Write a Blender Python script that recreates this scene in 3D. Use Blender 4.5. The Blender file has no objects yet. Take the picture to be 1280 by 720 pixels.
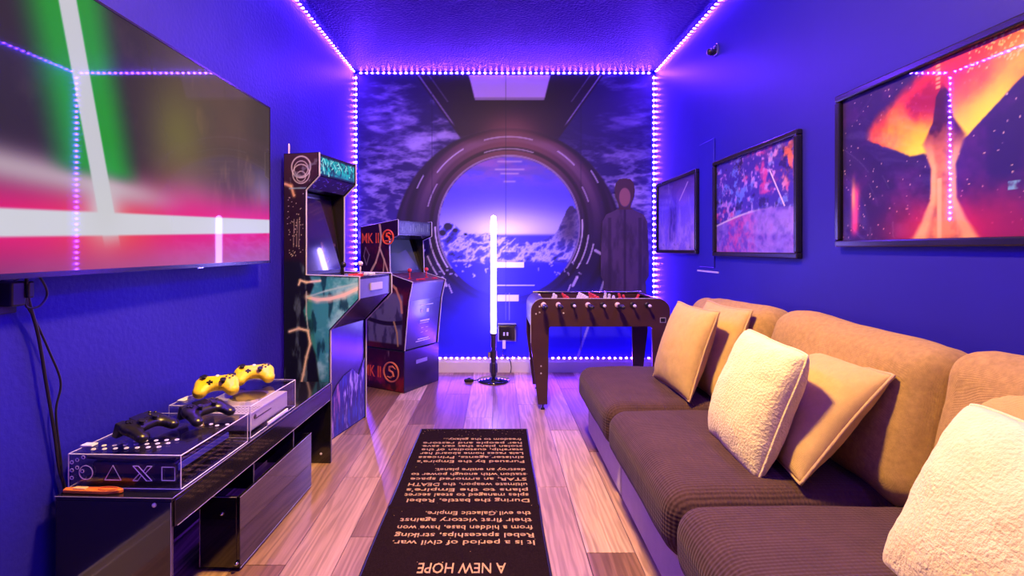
import bpy, bmesh, math, random
import numpy as np
from mathutils import Vector, Matrix

random.seed(7)
scene = bpy.context.scene
COL = scene.collection

# ------------------------------------------------------------------ camera, world, light
F_PX, VPX, VPY, CAM_Z = 620.0, 621.0, 311.0, 1.109
cam_data = bpy.data.cameras.new('camera')
cam_data.sensor_width = 36.0
cam_data.lens = F_PX / 1280.0 * 36.0
cam_data.shift_x = (640.0 - VPX) / 1280.0
cam_data.shift_y = (VPY - 360.0) / 1280.0
cam_data.clip_start = 0.02
cam = bpy.data.objects.new('camera', cam_data)
cam.location = (0, 0, CAM_Z)
cam.rotation_euler = (math.pi / 2, 0, 0)
COL.objects.link(cam)
scene.camera = cam

world = bpy.data.worlds.new('world')
scene.world = world
world.use_nodes = True
world.node_tree.nodes['Background'].inputs[0].default_value = (0.02, 0.015, 0.05, 1)
world.node_tree.nodes['Background'].inputs[1].default_value = 0.2

scene.view_settings.view_transform = 'Standard'
scene.view_settings.look = 'None'
scene.view_settings.gamma = 1.0
scene.view_settings.use_curve_mapping = False
scene.view_settings.exposure = 0.0
scene.cycles.use_denoising = True
scene.cycles.max_bounces = 8
scene.cycles.diffuse_bounces = 3
scene.cycles.glossy_bounces = 4
scene.cycles.transparent_max_bounces = 16
scene.cycles.caustics_reflective = False
scene.cycles.caustics_refractive = False
scene.cycles.sample_clamp_indirect = 4.0

LED_COLOR = (0.125, 0.024, 1.0)
LED_POWER = 1300.0
LAMP_COLOR = (1.0, 0.57, 0.12)
LAMP_POWER = 740.0
BLADE_COLOR = (0.30, 0.22, 1.0)
BLADE_POWER = 60.0
SCREEN_POWER = 1.0

# room
XL, XR, YB, YN, ZC = -1.275, 1.42, 4.46, -0.9, 2.70


def s2l(c):
    c = np.asarray(c, dtype=float)
    return np.where(c <= 0.04045, c / 12.92, ((c + 0.055) / 1.055) ** 2.4)


def hexc(r, g, b):
    v = s2l(np.array([r, g, b]) / 255.0)
    return (float(v[0]), float(v[1]), float(v[2]), 1.0)


# ------------------------------------------------------------------ materials
MATS = {}


class NT:
    def __init__(self, name):
        self.m = bpy.data.materials.new(name)
        self.m.use_nodes = True
        self.t = self.m.node_tree
        self.t.nodes.clear()
        self.out = self.t.nodes.new('ShaderNodeOutputMaterial')

    def n(self, typ, **kw):
        nd = self.t.nodes.new(typ)
        for k, v in kw.items():
            setattr(nd, k, v)
        return nd

    def l(self, a, b):
        self.t.links.new(a, b)


def principled(name, color, rough=0.5, metal=0.0, spec=0.5, coat=0.0, bump=None, vary=0.0,
               vary_scale=6.0, coat_rough=0.03, stretch=(1, 1, 1), sheen=0.0, emis=None, emis_s=0.0):
    """plain procedural material: noise-varied colour, optional (scale, strength, distance) bump"""
    if name in MATS:
        return MATS[name]
    N = NT(name)
    b = N.n('ShaderNodeBsdfPrincipled')
    col = color if len(color) == 4 else (*color, 1)
    b.inputs['Base Color'].default_value = col
    b.inputs['Roughness'].default_value = rough
    b.inputs['Metallic'].default_value = metal
    b.inputs['Specular IOR Level'].default_value = spec
    b.inputs['Coat Weight'].default_value = coat
    b.inputs['Coat Roughness'].default_value = coat_rough
    if sheen:
        b.inputs['Sheen Weight'].default_value = sheen
        b.inputs['Sheen Roughness'].default_value = 0.5
    if emis:
        b.inputs['Emission Color'].default_value = (*emis, 1)
        b.inputs['Emission Strength'].default_value = emis_s
    tc = N.n('ShaderNodeTexCoord')
    mp = N.n('ShaderNodeMapping')
    mp.inputs['Scale'].default_value = stretch
    N.l(tc.outputs['Object'], mp.inputs['Vector'])
    if vary > 0:
        nz = N.n('ShaderNodeTexNoise')
        nz.inputs['Scale'].default_value = vary_scale
        nz.inputs['Detail'].default_value = 4
        N.l(mp.outputs[0], nz.inputs['Vector'])
        rp = N.n('ShaderNodeValToRGB')
        rp.color_ramp.elements[0].position = 0.25
        rp.color_ramp.elements[1].position = 0.75
        lo = [max(0, c * (1 - vary)) for c in col[:3]] + [1]
        hi = [min(1, c * (1 + vary)) for c in col[:3]] + [1]
        rp.color_ramp.elements[0].color = lo
        rp.color_ramp.elements[1].color = hi
        N.l(nz.outputs['Fac'], rp.inputs['Fac'])
        N.l(rp.outputs['Color'], b.inputs['Base Color'])
    if bump:
        nb = N.n('ShaderNodeTexNoise')
        nb.inputs['Scale'].default_value = bump[0]
        nb.inputs['Detail'].default_value = 3
        N.l(mp.outputs[0], nb.inputs['Vector'])
        bp = N.n('ShaderNodeBump')
        bp.inputs['Strength'].default_value = bump[1]
        bp.inputs['Distance'].default_value = bump[2]
        N.l(nb.outputs['Fac'], bp.inputs['Height'])
        N.l(bp.outputs['Normal'], b.inputs['Normal'])
    N.l(b.outputs[0], N.out.inputs['Surface'])
    MATS[name] = N.m
    return N.m


def emission(name, color, strength):
    if name in MATS:
        return MATS[name]
    N = NT(name)
    e = N.n('ShaderNodeEmission')
    e.inputs['Color'].default_value = (*color, 1)
    e.inputs['Strength'].default_value = strength
    N.l(e.outputs[0], N.out.inputs['Surface'])
    MATS[name] = N.m
    return N.m


def print_mat(name, rough=0.5, coat=0.0, emit=0.0, spec=0.4):
    """flat print: colour comes from the mesh's own print colours"""
    N = NT(name)
    a = N.n('ShaderNodeVertexColor', layer_name='print')
    b = N.n('ShaderNodeBsdfPrincipled')
    b.inputs['Roughness'].default_value = rough
    b.inputs['Coat Weight'].default_value = coat
    b.inputs['Coat Roughness'].default_value = 0.03
    b.inputs['Specular IOR Level'].default_value = spec
    if emit > 0:
        N.l(a.outputs['Color'], b.inputs['Emission Color'])
        b.inputs['Emission Strength'].default_value = emit
        b.inputs['Base Color'].default_value = (0.01, 0.01, 0.01, 1)
    else:
        N.l(a.outputs['Color'], b.inputs['Base Color'])
    N.l(b.outputs[0], N.out.inputs['Surface'])
    MATS[name] = N.m
    return N.m


def clear_mat(name, tint=(0.97, 0.97, 0.97), ior=1.45, rough=0.02, boost=1.0):
    """thin clear sheet: straight transmission plus a fresnel reflection"""
    N = NT(name)
    t = N.n('ShaderNodeBsdfTransparent')
    t.inputs[0].default_value = (*tint, 1)
    g = N.n('ShaderNodeBsdfGlossy')
    g.inputs['Roughness'].default_value = rough
    f = N.n('ShaderNodeLayerWeight')
    f.inputs['Blend'].default_value = 0.5
    pw_ = N.n('ShaderNodeMath', operation='POWER')
    pw_.inputs[1].default_value = 5.0
    N.l(f.outputs['Facing'], pw_.inputs[0])
    m = N.n('ShaderNodeMath', operation='MULTIPLY_ADD', use_clamp=True)
    m.inputs[1].default_value = 0.6 * boost
    m.inputs[2].default_value = ((ior - 1) / (ior + 1)) ** 2 * boost
    N.l(pw_.outputs[0], m.inputs[0])
    mx = N.n('ShaderNodeMixShader')
    N.l(m.outputs[0], mx.inputs[0])
    N.l(t.outputs[0], mx.inputs[1])
    N.l(g.outputs[0], mx.inputs[2])
    N.l(mx.outputs[0], N.out.inputs['Surface'])
    MATS[name] = N.m
    return N.m


def wood_floor_mat():
    N = NT('oak_plank')
    b = N.n('ShaderNodeBsdfPrincipled')
    tc = N.n('ShaderNodeTexCoord')
    oi = N.n('ShaderNodeObjectInfo')
    mul = N.n('ShaderNodeVectorMath', operation='SCALE')
    cmb = N.n('ShaderNodeCombineXYZ')
    m1 = N.n('ShaderNodeMath', operation='MULTIPLY'); m1.inputs[1].default_value = 37.0
    m2 = N.n('ShaderNodeMath', operation='MULTIPLY'); m2.inputs[1].default_value = 91.0
    N.l(oi.outputs['Random'], m1.inputs[0]); N.l(oi.outputs['Random'], m2.inputs[0])
    N.l(m1.outputs[0], cmb.inputs[0]); N.l(m2.outputs[0], cmb.inputs[1])
    add = N.n('ShaderNodeVectorMath', operation='ADD')
    N.l(tc.outputs['Object'], add.inputs[0]); N.l(cmb.outputs[0], add.inputs[1])
    mp = N.n('ShaderNodeMapping'); mp.inputs['Scale'].default_value = (1.0, 0.10, 1.0)
    N.l(add.outputs[0], mp.inputs['Vector'])
    # cathedral grain: distorted rings
    dist = N.n('ShaderNodeTexNoise'); dist.inputs['Scale'].default_value = 9.0; dist.inputs['Detail'].default_value = 3
    N.l(mp.outputs[0], dist.inputs['Vector'])
    wv = N.n('ShaderNodeTexWave', wave_type='BANDS', bands_direction='X')
    wv.inputs['Scale'].default_value = 9.0; wv.inputs['Distortion'].default_value = 14.0
    wv.inputs['Detail'].default_value = 3; wv.inputs['Detail Scale'].default_value = 1.6
    N.l(mp.outputs[0], wv.inputs['Vector'])
    fine = N.n('ShaderNodeTexNoise'); fine.inputs['Scale'].default_value = 120.0; fine.inputs['Detail'].default_value = 4
    mp2 = N.n('ShaderNodeMapping'); mp2.inputs['Scale'].default_value = (1.0, 0.035, 1.0)
    N.l(add.outputs[0], mp2.inputs['Vector']); N.l(mp2.outputs[0], fine.inputs['Vector'])
    tone = N.n('ShaderNodeValToRGB')
    e = tone.color_ramp.elements
    e[0].position = 0.0; e[0].color = hexc(140, 104, 82)
    e[1].position = 1.0; e[1].color = hexc(230, 198, 164)
    k = e.new(0.5); k.color = hexc(190, 154, 122)
    N.l(oi.outputs['Random'], tone.inputs['Fac'])
    gr = N.n('ShaderNodeValToRGB')
    g = gr.color_ramp.elements
    g[0].position = 0.2; g[0].color = (0.42, 0.40, 0.38, 1)
    g[1].position = 0.75; g[1].color = (1, 1, 1, 1)
    N.l(wv.outputs['Fac'], gr.inputs['Fac'])
    mx = N.n('ShaderNodeMix', data_type='RGBA', blend_type='MULTIPLY')
    mx.inputs['Factor'].default_value = 0.5
    N.l(tone.outputs['Color'], mx.inputs[6]); N.l(gr.outputs['Color'], mx.inputs[7])
    fr = N.n('ShaderNodeValToRGB')
    f = fr.color_ramp.elements
    f[0].position = 0.3; f[0].color = (0.5, 0.47, 0.45, 1)
    f[1].position = 0.62; f[1].color = (1, 1, 1, 1)
    N.l(fine.outputs['Fac'], fr.inputs['Fac'])
    mx2 = N.n('ShaderNodeMix', data_type='RGBA', blend_type='MULTIPLY')
    mx2.inputs['Factor'].default_value = 0.45
    N.l(mx.outputs[2], mx2.inputs[6]); N.l(fr.outputs['Color'], mx2.inputs[7])
    blot = N.n('ShaderNodeValToRGB')
    q = blot.color_ramp.elements
    q[0].position = 0.35; q[0].color = (0.62, 0.58, 0.56, 1)
    q[1].position = 0.6; q[1].color = (1, 1, 1, 1)
    N.l(dist.outputs['Fac'], blot.inputs['Fac'])
    mx3 = N.n('ShaderNodeMix', data_type='RGBA', blend_type='MULTIPLY')
    mx3.inputs['Factor'].default_value = 0.55
    N.l(mx2.outputs[2], mx3.inputs[6]); N.l(blot.outputs['Color'], mx3.inputs[7])
    N.l(mx3.outputs[2], b.inputs['Base Color'])
    b.inputs['Roughness'].default_value = 0.33
    bp = N.n('ShaderNodeBump'); bp.inputs['Strength'].default_value = 0.25; bp.inputs['Distance'].default_value = 0.002
    N.l(fine.outputs['Fac'], bp.inputs['Height'])
    N.l(bp.outputs[0], b.inputs['Normal'])
    N.l(b.outputs[0], N.out.inputs['Surface'])
    return N.m


def weave_mat(name, color, scale, depth, rough=0.9, vary=0.15, sheen=0.2, mott=12.0):
    """woven cloth: two crossed wave bands as relief"""
    N = NT(name)
    b = N.n('ShaderNodeBsdfPrincipled')
    b.inputs['Roughness'].default_value = rough
    b.inputs['Specular IOR Level'].default_value = 0.15
    b.inputs['Sheen Weight'].default_value = sheen
    tc = N.n('ShaderNodeTexCoord')
    ws = []
    for d in ('X', 'Y', 'Z'):
        w = N.n('ShaderNodeTexWave', wave_type='BANDS', bands_direction=d)
        w.inputs['Scale'].default_value = scale
        w.inputs['Distortion'].default_value = 0.6
        w.inputs['Detail'].default_value = 1
        N.l(tc.outputs['Object'], w.inputs['Vector'])
        ws.append(w)
    a1 = N.n('ShaderNodeMath', operation='ADD'); a2 = N.n('ShaderNodeMath', operation='ADD')
    N.l(ws[0].outputs['Fac'], a1.inputs[0]); N.l(ws[1].outputs['Fac'], a1.inputs[1])
    # upright threads only show on upright faces
    ge = N.n('ShaderNodeNewGeometry'); sp_ = N.n('ShaderNodeSeparateXYZ')
    N.l(ge.outputs['Normal'], sp_.inputs[0])
    ab = N.n('ShaderNodeMath', operation='ABSOLUTE'); N.l(sp_.outputs[2], ab.inputs[0])
    inv = N.n('ShaderNodeMath', operation='SUBTRACT', use_clamp=True); inv.inputs[0].default_value = 0.85
    N.l(ab.outputs[0], inv.inputs[1])
    zm = N.n('ShaderNodeMath', operation='MULTIPLY'); N.l(ws[2].outputs['Fac'], zm.inputs[0]); N.l(inv.outputs[0], zm.inputs[1])
    N.l(a1.outputs[0], a2.inputs[0]); N.l(zm.outputs[0], a2.inputs[1])
    bp = N.n('ShaderNodeBump'); bp.inputs['Strength'].default_value = 0.6; bp.inputs['Distance'].default_value = depth
    N.l(a2.outputs[0], bp.inputs['Height']); N.l(bp.outputs[0], b.inputs['Normal'])
    nz = N.n('ShaderNodeTexNoise'); nz.inputs['Scale'].default_value = mott; nz.inputs['Detail'].default_value = 8
    nz.inputs['Roughness'].default_value = 0.7
    N.l(tc.outputs['Object'], nz.inputs['Vector'])
    rp = N.n('ShaderNodeValToRGB')
    rp.color_ramp.elements[0].position = 0.3; rp.color_ramp.elements[1].position = 0.7
    rp.color_ramp.elements[0].color = [c * (1 - vary) for c in color[:3]] + [1]
    rp.color_ramp.elements[1].color = [min(1, c * (1 + vary)) for c in color[:3]] + [1]
    N.l(nz.outputs['Fac'], rp.inputs['Fac'])
    N.l(rp.outputs[0], b.inputs['Base Color'])
    N.l(b.outputs[0], N.out.inputs['Surface'])
    MATS[name] = N.m
    return N.m


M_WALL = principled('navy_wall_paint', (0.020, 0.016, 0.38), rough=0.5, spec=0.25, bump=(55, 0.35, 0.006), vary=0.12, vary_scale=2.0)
M_WALL_SMOOTH = principled('smooth_navy_wall_paint', (0.020, 0.016, 0.38), rough=0.42, spec=0.25, bump=(30, 0.08, 0.004), vary=0.10, vary_scale=1.5)
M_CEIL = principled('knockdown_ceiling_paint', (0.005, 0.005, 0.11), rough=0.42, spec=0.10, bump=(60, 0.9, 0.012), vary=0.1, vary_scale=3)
M_BASE = principled('white_baseboard_paint', (0.72, 0.68, 0.70), rough=0.4, vary=0.04)
M_PLANK = wood_floor_mat()
M_BLACK = principled('black_plastic', (0.012, 0.011, 0.013), rough=0.35, vary=0.1)
M_BLACKGLOSS = principled('black_acrylic', (0.010, 0.009, 0.012), rough=0.10, spec=0.6, coat=0.4, vary=0.1)
M_FRAME = principled('black_picture_frame', (0.012, 0.010, 0.014), rough=0.22, spec=0.6, vary=0.1)
M_DARKWOOD = principled('dark_brown_laminate', (0.050, 0.028, 0.026), rough=0.4, vary=0.2, vary_scale=20, stretch=(1, 1, 0.1))
M_CAB = principled('arcade_cabinet_black', (0.014, 0.011, 0.016), rough=0.25, spec=0.6, vary=0.15)
M_CHROME = principled('chrome', (0.72, 0.72, 0.75), rough=0.15, metal=1.0, vary=0.03)
M_GUN = principled('gunmetal', (0.12, 0.12, 0.14), rough=0.3, metal=0.9, vary=0.1)
M_TRIM = principled('silver_t_moulding', (0.5, 0.48, 0.55), rough=0.35, vary=0.05)
M_RED = principled('red_plastic', (0.6, 0.03, 0.03), rough=0.3, vary=0.05)
M_WHITE = principled('white_plastic', (0.75, 0.74, 0.72), rough=0.35, vary=0.03)
M_PINKW = principled('pale_rod_bumper', (0.85, 0.62, 0.60), rough=0.35, vary=0.05)
M_YELLOW = principled('yellow_plastic', (0.85, 0.62, 0.01), rough=0.35, vary=0.04)
M_ORANGE = principled('orange_plastic', (0.85, 0.22, 0.03), rough=0.35, vary=0.1)
M_RUG = principled('charcoal_rug_pile', (0.016, 0.009, 0.009), rough=1.0, spec=0.0, bump=(400, 0.7, 0.003), vary=0.35, vary_scale=160, sheen=0.0)
M_RUGTEXT = principled('tan_rug_print', (0.55, 0.37, 0.14), rough=0.9, spec=0.1, bump=(400, 0.6, 0.002), vary=0.25, vary_scale=120)
M_SEAT = weave_mat('brown_waffle_cover', (0.070, 0.038, 0.026), 26.0, 0.003, vary=0.18, sheen=0.08)
M_SOFA = weave_mat('light_grey_sofa_fabric', (0.50, 0.44, 0.42), 160.0, 0.001, vary=0.08)
M_BACK = weave_mat('tan_linen_back_fabric', (0.47, 0.31, 0.085), 170.0, 0.0015, vary=0.2, mott=60, sheen=0.05)
M_TAN = weave_mat('tan_pillow_linen', (0.66, 0.47, 0.14), 200.0, 0.001, vary=0.08, mott=40, sheen=0.05)
M_PIPING = weave_mat('tan_pillow_piping', (0.66, 0.47, 0.18), 200.0, 0.001, vary=0.06, sheen=0.05)
M_FLUFF = principled('cream_plush', (0.88, 0.78, 0.34), rough=0.95, spec=0.05, bump=(130, 0.7, 0.008), vary=0.07, vary_scale=30, sheen=0.1)
M_CLEAR = clear_mat('clear_acrylic', tint=(0.93, 0.92, 0.96), ior=1.5, boost=1.6)
M_PANE = clear_mat('picture_glass', tint=(0.97, 0.97, 0.97), ior=1.5, boost=1.2)
M_EDGE = principled('pale_acrylic_edge', (0.85, 0.83, 0.9), rough=0.3, vary=0.03)  # pale tone for light-catching acrylic edges, also etching and hinges
M_LED = emission('violet_led_diode', LED_COLOR, LED_POWER)
M_TAPE = principled('led_tape', (0.55, 0.5, 0.7), rough=0.5, vary=0.05)
M_LAMP = emission('warm_lamp_diffuser', LAMP_COLOR, LAMP_POWER)
M_BLADE = emission('glowing_blade_tube', BLADE_COLOR, BLADE_POWER)


# ------------------------------------------------------------------ geometry helpers
class MB:
    def __init__(self):
        self.v = []
        self.f = []
        self.smooth = False

    def add(self, vs, fs):
        o = len(self.v)
        self.v.extend([tuple(p) for p in vs])
        self.f.extend([tuple(i + o for i in f) for f in fs])
        return self

    def box(self, x0, x1, y0, y1, z0, z1):
        vs = [(x, y, z) for x in (x0, x1) for y in (y0, y1) for z in (z0, z1)]
        fs = [(0, 1, 3, 2), (4, 6, 7, 5), (0, 4, 5, 1), (2, 3, 7, 6), (0, 2, 6, 4), (1, 5, 7, 3)]
        return self.add(vs, fs)

    def tube(self, pts, r, seg=8, caps=True):
        pts = [Vector(p) for p in pts]
        rs = r if isinstance(r, (list, tuple)) else [r] * len(pts)
        n = len(pts)
        vs, fs = [], []
        prev = None
        for i, p in enumerate(pts):
            d = (pts[min(i + 1, n - 1)] - pts[max(i - 1, 0)])
            d = d.normalized() if d.length > 1e-9 else Vector((0, 0, 1))
            if prev is None:
                a = Vector((0, 0, 1)) if abs(d.z) < 0.9 else Vector((1, 0, 0))
                a = (a - d * a.dot(d)).normalized()
            else:
                a = prev - d * prev.dot(d)
                a = a.normalized() if a.length > 1e-6 else prev
            prev = a
            bb = d.cross(a)
            for k in range(seg):
                t = 2 * math.pi * k / seg
                vs.append(p + (a * math.cos(t) + bb * math.sin(t)) * rs[i])
        for i in range(n - 1):
            for k in range(seg):
                k2 = (k + 1) % seg
                fs.append((i * seg + k, i * seg + k2, (i + 1) * seg + k2, (i + 1) * seg + k))
        if caps:
            fs.append(tuple(range(seg - 1, -1, -1)))
            fs.append(tuple((n - 1) * seg + k for k in range(seg)))
        return self.add(vs, fs)

    def lathe(self, prof, c=(0, 0, 0), axis='z', seg=24):
        """prof: list of (radius, height)"""
        vs, fs = [], []
        for (r, h) in prof:
            for k in range(seg):
                t = 2 * math.pi * k / seg
                a, b_ = r * math.cos(t), r * math.sin(t)
                p = (a, b_, h) if axis == 'z' else ((h, a, b_) if axis == 'x' else (b_, h, a))
                vs.append((p[0] + c[0], p[1] + c[1], p[2] + c[2]))
        for i in range(len(prof) - 1):
            for k in range(seg):
                k2 = (k + 1) % seg
                fs.append((i * seg + k, i * seg + k2, (i + 1) * seg + k2, (i + 1) * seg + k))
        fs.append(tuple(range(seg - 1, -1, -1)))
        fs.append(tuple((len(prof) - 1) * seg + k for k in range(seg)))
        return self.add(vs, fs)

    def prism(self, poly, e0, e1, ax):
        """extrude 2-D polygon between e0 and e1; ax maps (a, b, e) -> xyz"""
        n = len(poly)
        vs = [ax(a, b_, e0) for a, b_ in poly] + [ax(a, b_, e1) for a, b_ in poly]
        fs = [tuple(range(n)), tuple(range(2 * n - 1, n - 1, -1))]
        fs += [(i, i + n, (i + 1) % n + n, (i + 1) % n) for i in range(n)]
        return self.add(vs, fs)

    def xf(self, M):
        self.v = [tuple(M @ Vector(p)) for p in self.v]
        return self


def bevel_mb(mb, w, seg=2, angle=0.6):
    """rounded edges on a builder's shape"""
    bm = bmesh.new()
    vs = [bm.verts.new(p) for p in mb.v]
    for f in mb.f:
        try:
            bm.faces.new([vs[i] for i in f])
        except ValueError:
            pass
    bmesh.ops.recalc_face_normals(bm, faces=bm.faces)
    es = [e for e in bm.edges if len(e.link_faces) == 2 and e.calc_face_angle(0) > angle]
    bmesh.ops.bevel(bm, geom=es, offset=w, segments=seg, profile=0.5, affect='EDGES', clamp_overlap=True)
    bm.verts.index_update()
    out = MB()
    out.v = [tuple(v.co) for v in bm.verts]
    out.f = [tuple(v.index for v in f.verts) for f in bm.faces]
    bm.free()
    return out


def soft_box(cx, cy, cz, sx, sy, sz, r, n=14, crown=0.0, noise=0.0, seed=0, freq=6.0, crown_axis=2):
    """a stuffed cushion: rounded box with a crowned face and gentle wrinkles"""
    h = np.array([sx / 2, sy / 2, sz / 2])
    idx = {}
    vs, fs = [], []

    def vid(i, j, k):
        key = (i, j, k)
        if key not in idx:
            idx[key] = len(vs)
            vs.append((i / n * 2 - 1, j / n * 2 - 1, k / n * 2 - 1))
        return idx[key]
    for i in range(n):
        for j in range(n):
            for (a, flip) in ((0, 0), (n, 1)):
                for perm in range(3):
                    q = [(i, j), (i + 1, j), (i + 1, j + 1), (i, j + 1)]
                    pts = []
                    for (u, w) in q:
                        t = [0, 0, 0]
                        t[perm] = a
                        t[(perm + 1) % 3] = u
                        t[(perm + 2) % 3] = w
                        pts.append(vid(*t))
                    fs.append(tuple(pts if flip else pts[::-1]))
    P = np.array(vs)
    # denser near the rims
    P = np.sign(P) * (1 - (1 - np.abs(P)) ** 1.5)
    Q = P * h
    core = np.clip(Q, -(h - r), (h - r))
    d = Q - core
    L = np.linalg.norm(d, axis=1)
    m = L > 1e-9
    R = Q.copy()
    R[m] = core[m] + d[m] / L[m][:, None] * r
    if crown:
        a, b_ = [k for k in range(3) if k != crown_axis]
        w = (1 - P[:, a] ** 2) * (1 - P[:, b_] ** 2)
        R[:, crown_axis] += crown * w * np.sign(P[:, crown_axis]) * (np.abs(P[:, crown_axis]))
    if noise:
        nn = fbm3(R * freq + seed * 13.7, 3)
        nrm = d / np.maximum(L, 1e-6)[:, None]
        flat = ~m
        nrm[flat] = np.sign(P[flat]) * (np.abs(P[flat]) > 0.999)
        R += nrm * ((nn - 0.5) * 2 * noise)[:, None]
    mb = MB()
    mb.v = [(x + cx, y + cy, z + cz) for x, y, z in R]
    mb.f = fs
    mb.smooth = True
    return mb


def hash3(i, j, k):
    n = (i * 374761393 + j * 668265263 + k * 2147483647 + 1013904223) & 0xFFFFFFFF
    n = ((n ^ (n >> 13)) * 1274126177) & 0xFFFFFFFF
    return ((n ^ (n >> 16)) & 0xFFFFFF) / float(0xFFFFFF)


def vnoise3(P):
    P = np.asarray(P, float)
    I = np.floor(P).astype(np.int64)
    Fr = P - I
    Fr = Fr * Fr * (3 - 2 * Fr)
    out = 0
    for dx in (0, 1):
        for dy in (0, 1):
            for dz in (0, 1):
                w = (Fr[:, 0] if dx else 1 - Fr[:, 0]) * (Fr[:, 1] if dy else 1 - Fr[:, 1]) * (Fr[:, 2] if dz else 1 - Fr[:, 2])
                out = out + w * hash3(I[:, 0] + dx, I[:, 1] + dy, I[:, 2] + dz)
    return out


def fbm3(P, octv=4):
    s, a, t = 0, 0.5, 0
    P = np.asarray(P, float)
    for o in range(octv):
        s = s + a * vnoise3(P * (2 ** o) + o * 17.3)
        t += a
        a *= 0.5
    return s / t


def fbm2(U, V, scale=1.0, octv=4, seed=0.0):
    return fbm3(np.stack([U * scale + seed * 3.1, V * scale + seed * 1.7, np.full_like(U, seed + 0.5)], 1), octv)


def sst(a, b_, x):
    t = np.clip((x - a) / (b_ - a), 0, 1)
    return t * t * (3 - 2 * t)


def mixc(c, d, w):
    w = np.clip(w, 0, 1)[:, None]
    return c * (1 - w) + np.asarray(d, float)[None, :] * w if np.ndim(d) == 1 else c * (1 - w) + d * w


def rgb(r, g, b_):
    return np.array([r, g, b_]) / 255.0


def seg_dist(U, V, ax, ay, bx, by):
    px, py = U - ax, V - ay
    dx, dy = bx - ax, by - ay
    t = np.clip((px * dx + py * dy) / (dx * dx + dy * dy), 0, 1)
    return np.hypot(px - t * dx, py - t * dy)


def make_mesh(name, mb, material, base, smooth=None, colors=None):
    me = bpy.data.meshes.new(name)
    vs = np.asarray(mb.v, float) - np.asarray(base, float)
    me.from_pydata(vs.tolist(), [], mb.f)
    if colors is not None:
        at = me.color_attributes.new('print', 'FLOAT_COLOR', 'POINT')
        rgba = np.ones((len(mb.v), 4), np.float32)
        rgba[:, :3] = colors
        at.data.foreach_set('color', rgba.ravel())
    me.materials.append(material)
    if colors is None:
        bm = bmesh.new()
        bm.from_mesh(me)
        bmesh.ops.recalc_face_normals(bm, faces=bm.faces)
        bm.to_mesh(me)
        bm.free()
    if smooth or (smooth is None and mb.smooth):
        me.polygons.foreach_set('use_smooth', [True] * len(me.polygons))
    me.update()
    return me


def thing(name, label, cat, loc, group=None):
    o = bpy.data.objects.new(name, None)
    o.empty_display_size = 0.05
    o.location = loc
    COL.objects.link(o)
    o['label'] = label
    o['category'] = cat
    if group:
        o['group'] = group
    return o


def wloc(o):
    v = Vector(o.location)
    while o.parent:
        o = o.parent
        v += Vector(o.location)
    return v


def part(name, mb, material, parent, smooth=None, label=None, colors=None, kind=None):
    base = wloc(parent)
    me = make_mesh(name, mb, material, base, smooth, colors)
    o = bpy.data.objects.new(name, me)
    COL.objects.link(o)
    o.parent = parent
    if label:
        o['label'] = label
    if kind:
        o['kind'] = kind
    return o


def single(name, mb, material, label, cat, group=None, smooth=None, colors=None):
    V = np.asarray(mb.v, float)
    base = ((V[:, 0].min() + V[:, 0].max()) / 2, (V[:, 1].min() + V[:, 1].max()) / 2, V[:, 2].min())
    me = make_mesh(name, mb, material, base, smooth, colors)
    o = bpy.data.objects.new(name, me)
    o.location = base
    COL.objects.link(o)
    if label:
        o['label'] = label
        o['category'] = cat
    if group:
        o['group'] = group
    return o


def struct(name, mb, material, smooth=None, label=None, colors=None):
    o = single(name, mb, material, label, 'room', smooth=smooth, colors=colors)
    if not label and 'category' in o:
        del o['category']
    o['kind'] = 'structure'
    return o


def print_grid(origin, eu, ev, wu, wv, nu, nv, fn, mask=None):
    """flat print: grid of wu x wv metres; fn(U, V) -> sRGB colours (metres from origin)"""
    u = np.linspace(0, wu, nu + 1)
    v = np.linspace(0, wv, nv + 1)
    UU, VV = np.meshgrid(u, v, indexing='ij')
    U, V = UU.ravel(), VV.ravel()
    C = s2l(np.clip(fn(U, V), 0, 1))
    O, EU, EV = np.array(origin, float), np.array(eu, float), np.array(ev, float)
    P = O[None] + U[:, None] * EU[None] + V[:, None] * EV[None]
    I, J = np.meshgrid(np.arange(nu), np.arange(nv), indexing='ij')
    I, J = I.ravel(), J.ravel()
    a = I * (nv + 1) + J
    F = np.stack([a, a + nv + 1, a + nv + 2, a + 1], 1)
    if mask is not None:
        uc = (u[I] + u[I + 1]) / 2
        vc = (v[J] + v[J + 1]) / 2
        F = F[mask(uc, vc)]
        used = np.unique(F)
        remap = np.full(len(P), -1)
        remap[used] = np.arange(len(used))
        P, C, F = P[used], C[used], remap[F]
    mb = MB()
    mb.v = P.tolist()
    mb.f = [tuple(r) for r in F.tolist()]
    return mb, C


def in_poly(poly):
    def m(U, V):
        ins = np.zeros(len(U), bool)
        n = len(poly)
        j = n - 1
        for i in range(n):
            xi, yi = poly[i]
            xj, yj = poly[j]
            c = ((yi > V) != (yj > V)) & (U < (xj - xi) * (V - yi) / ((yj - yi) if abs(yj - yi) > 1e-12 else 1e-12) + xi)
            ins ^= c
            j = i
        return ins
    return m


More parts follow.
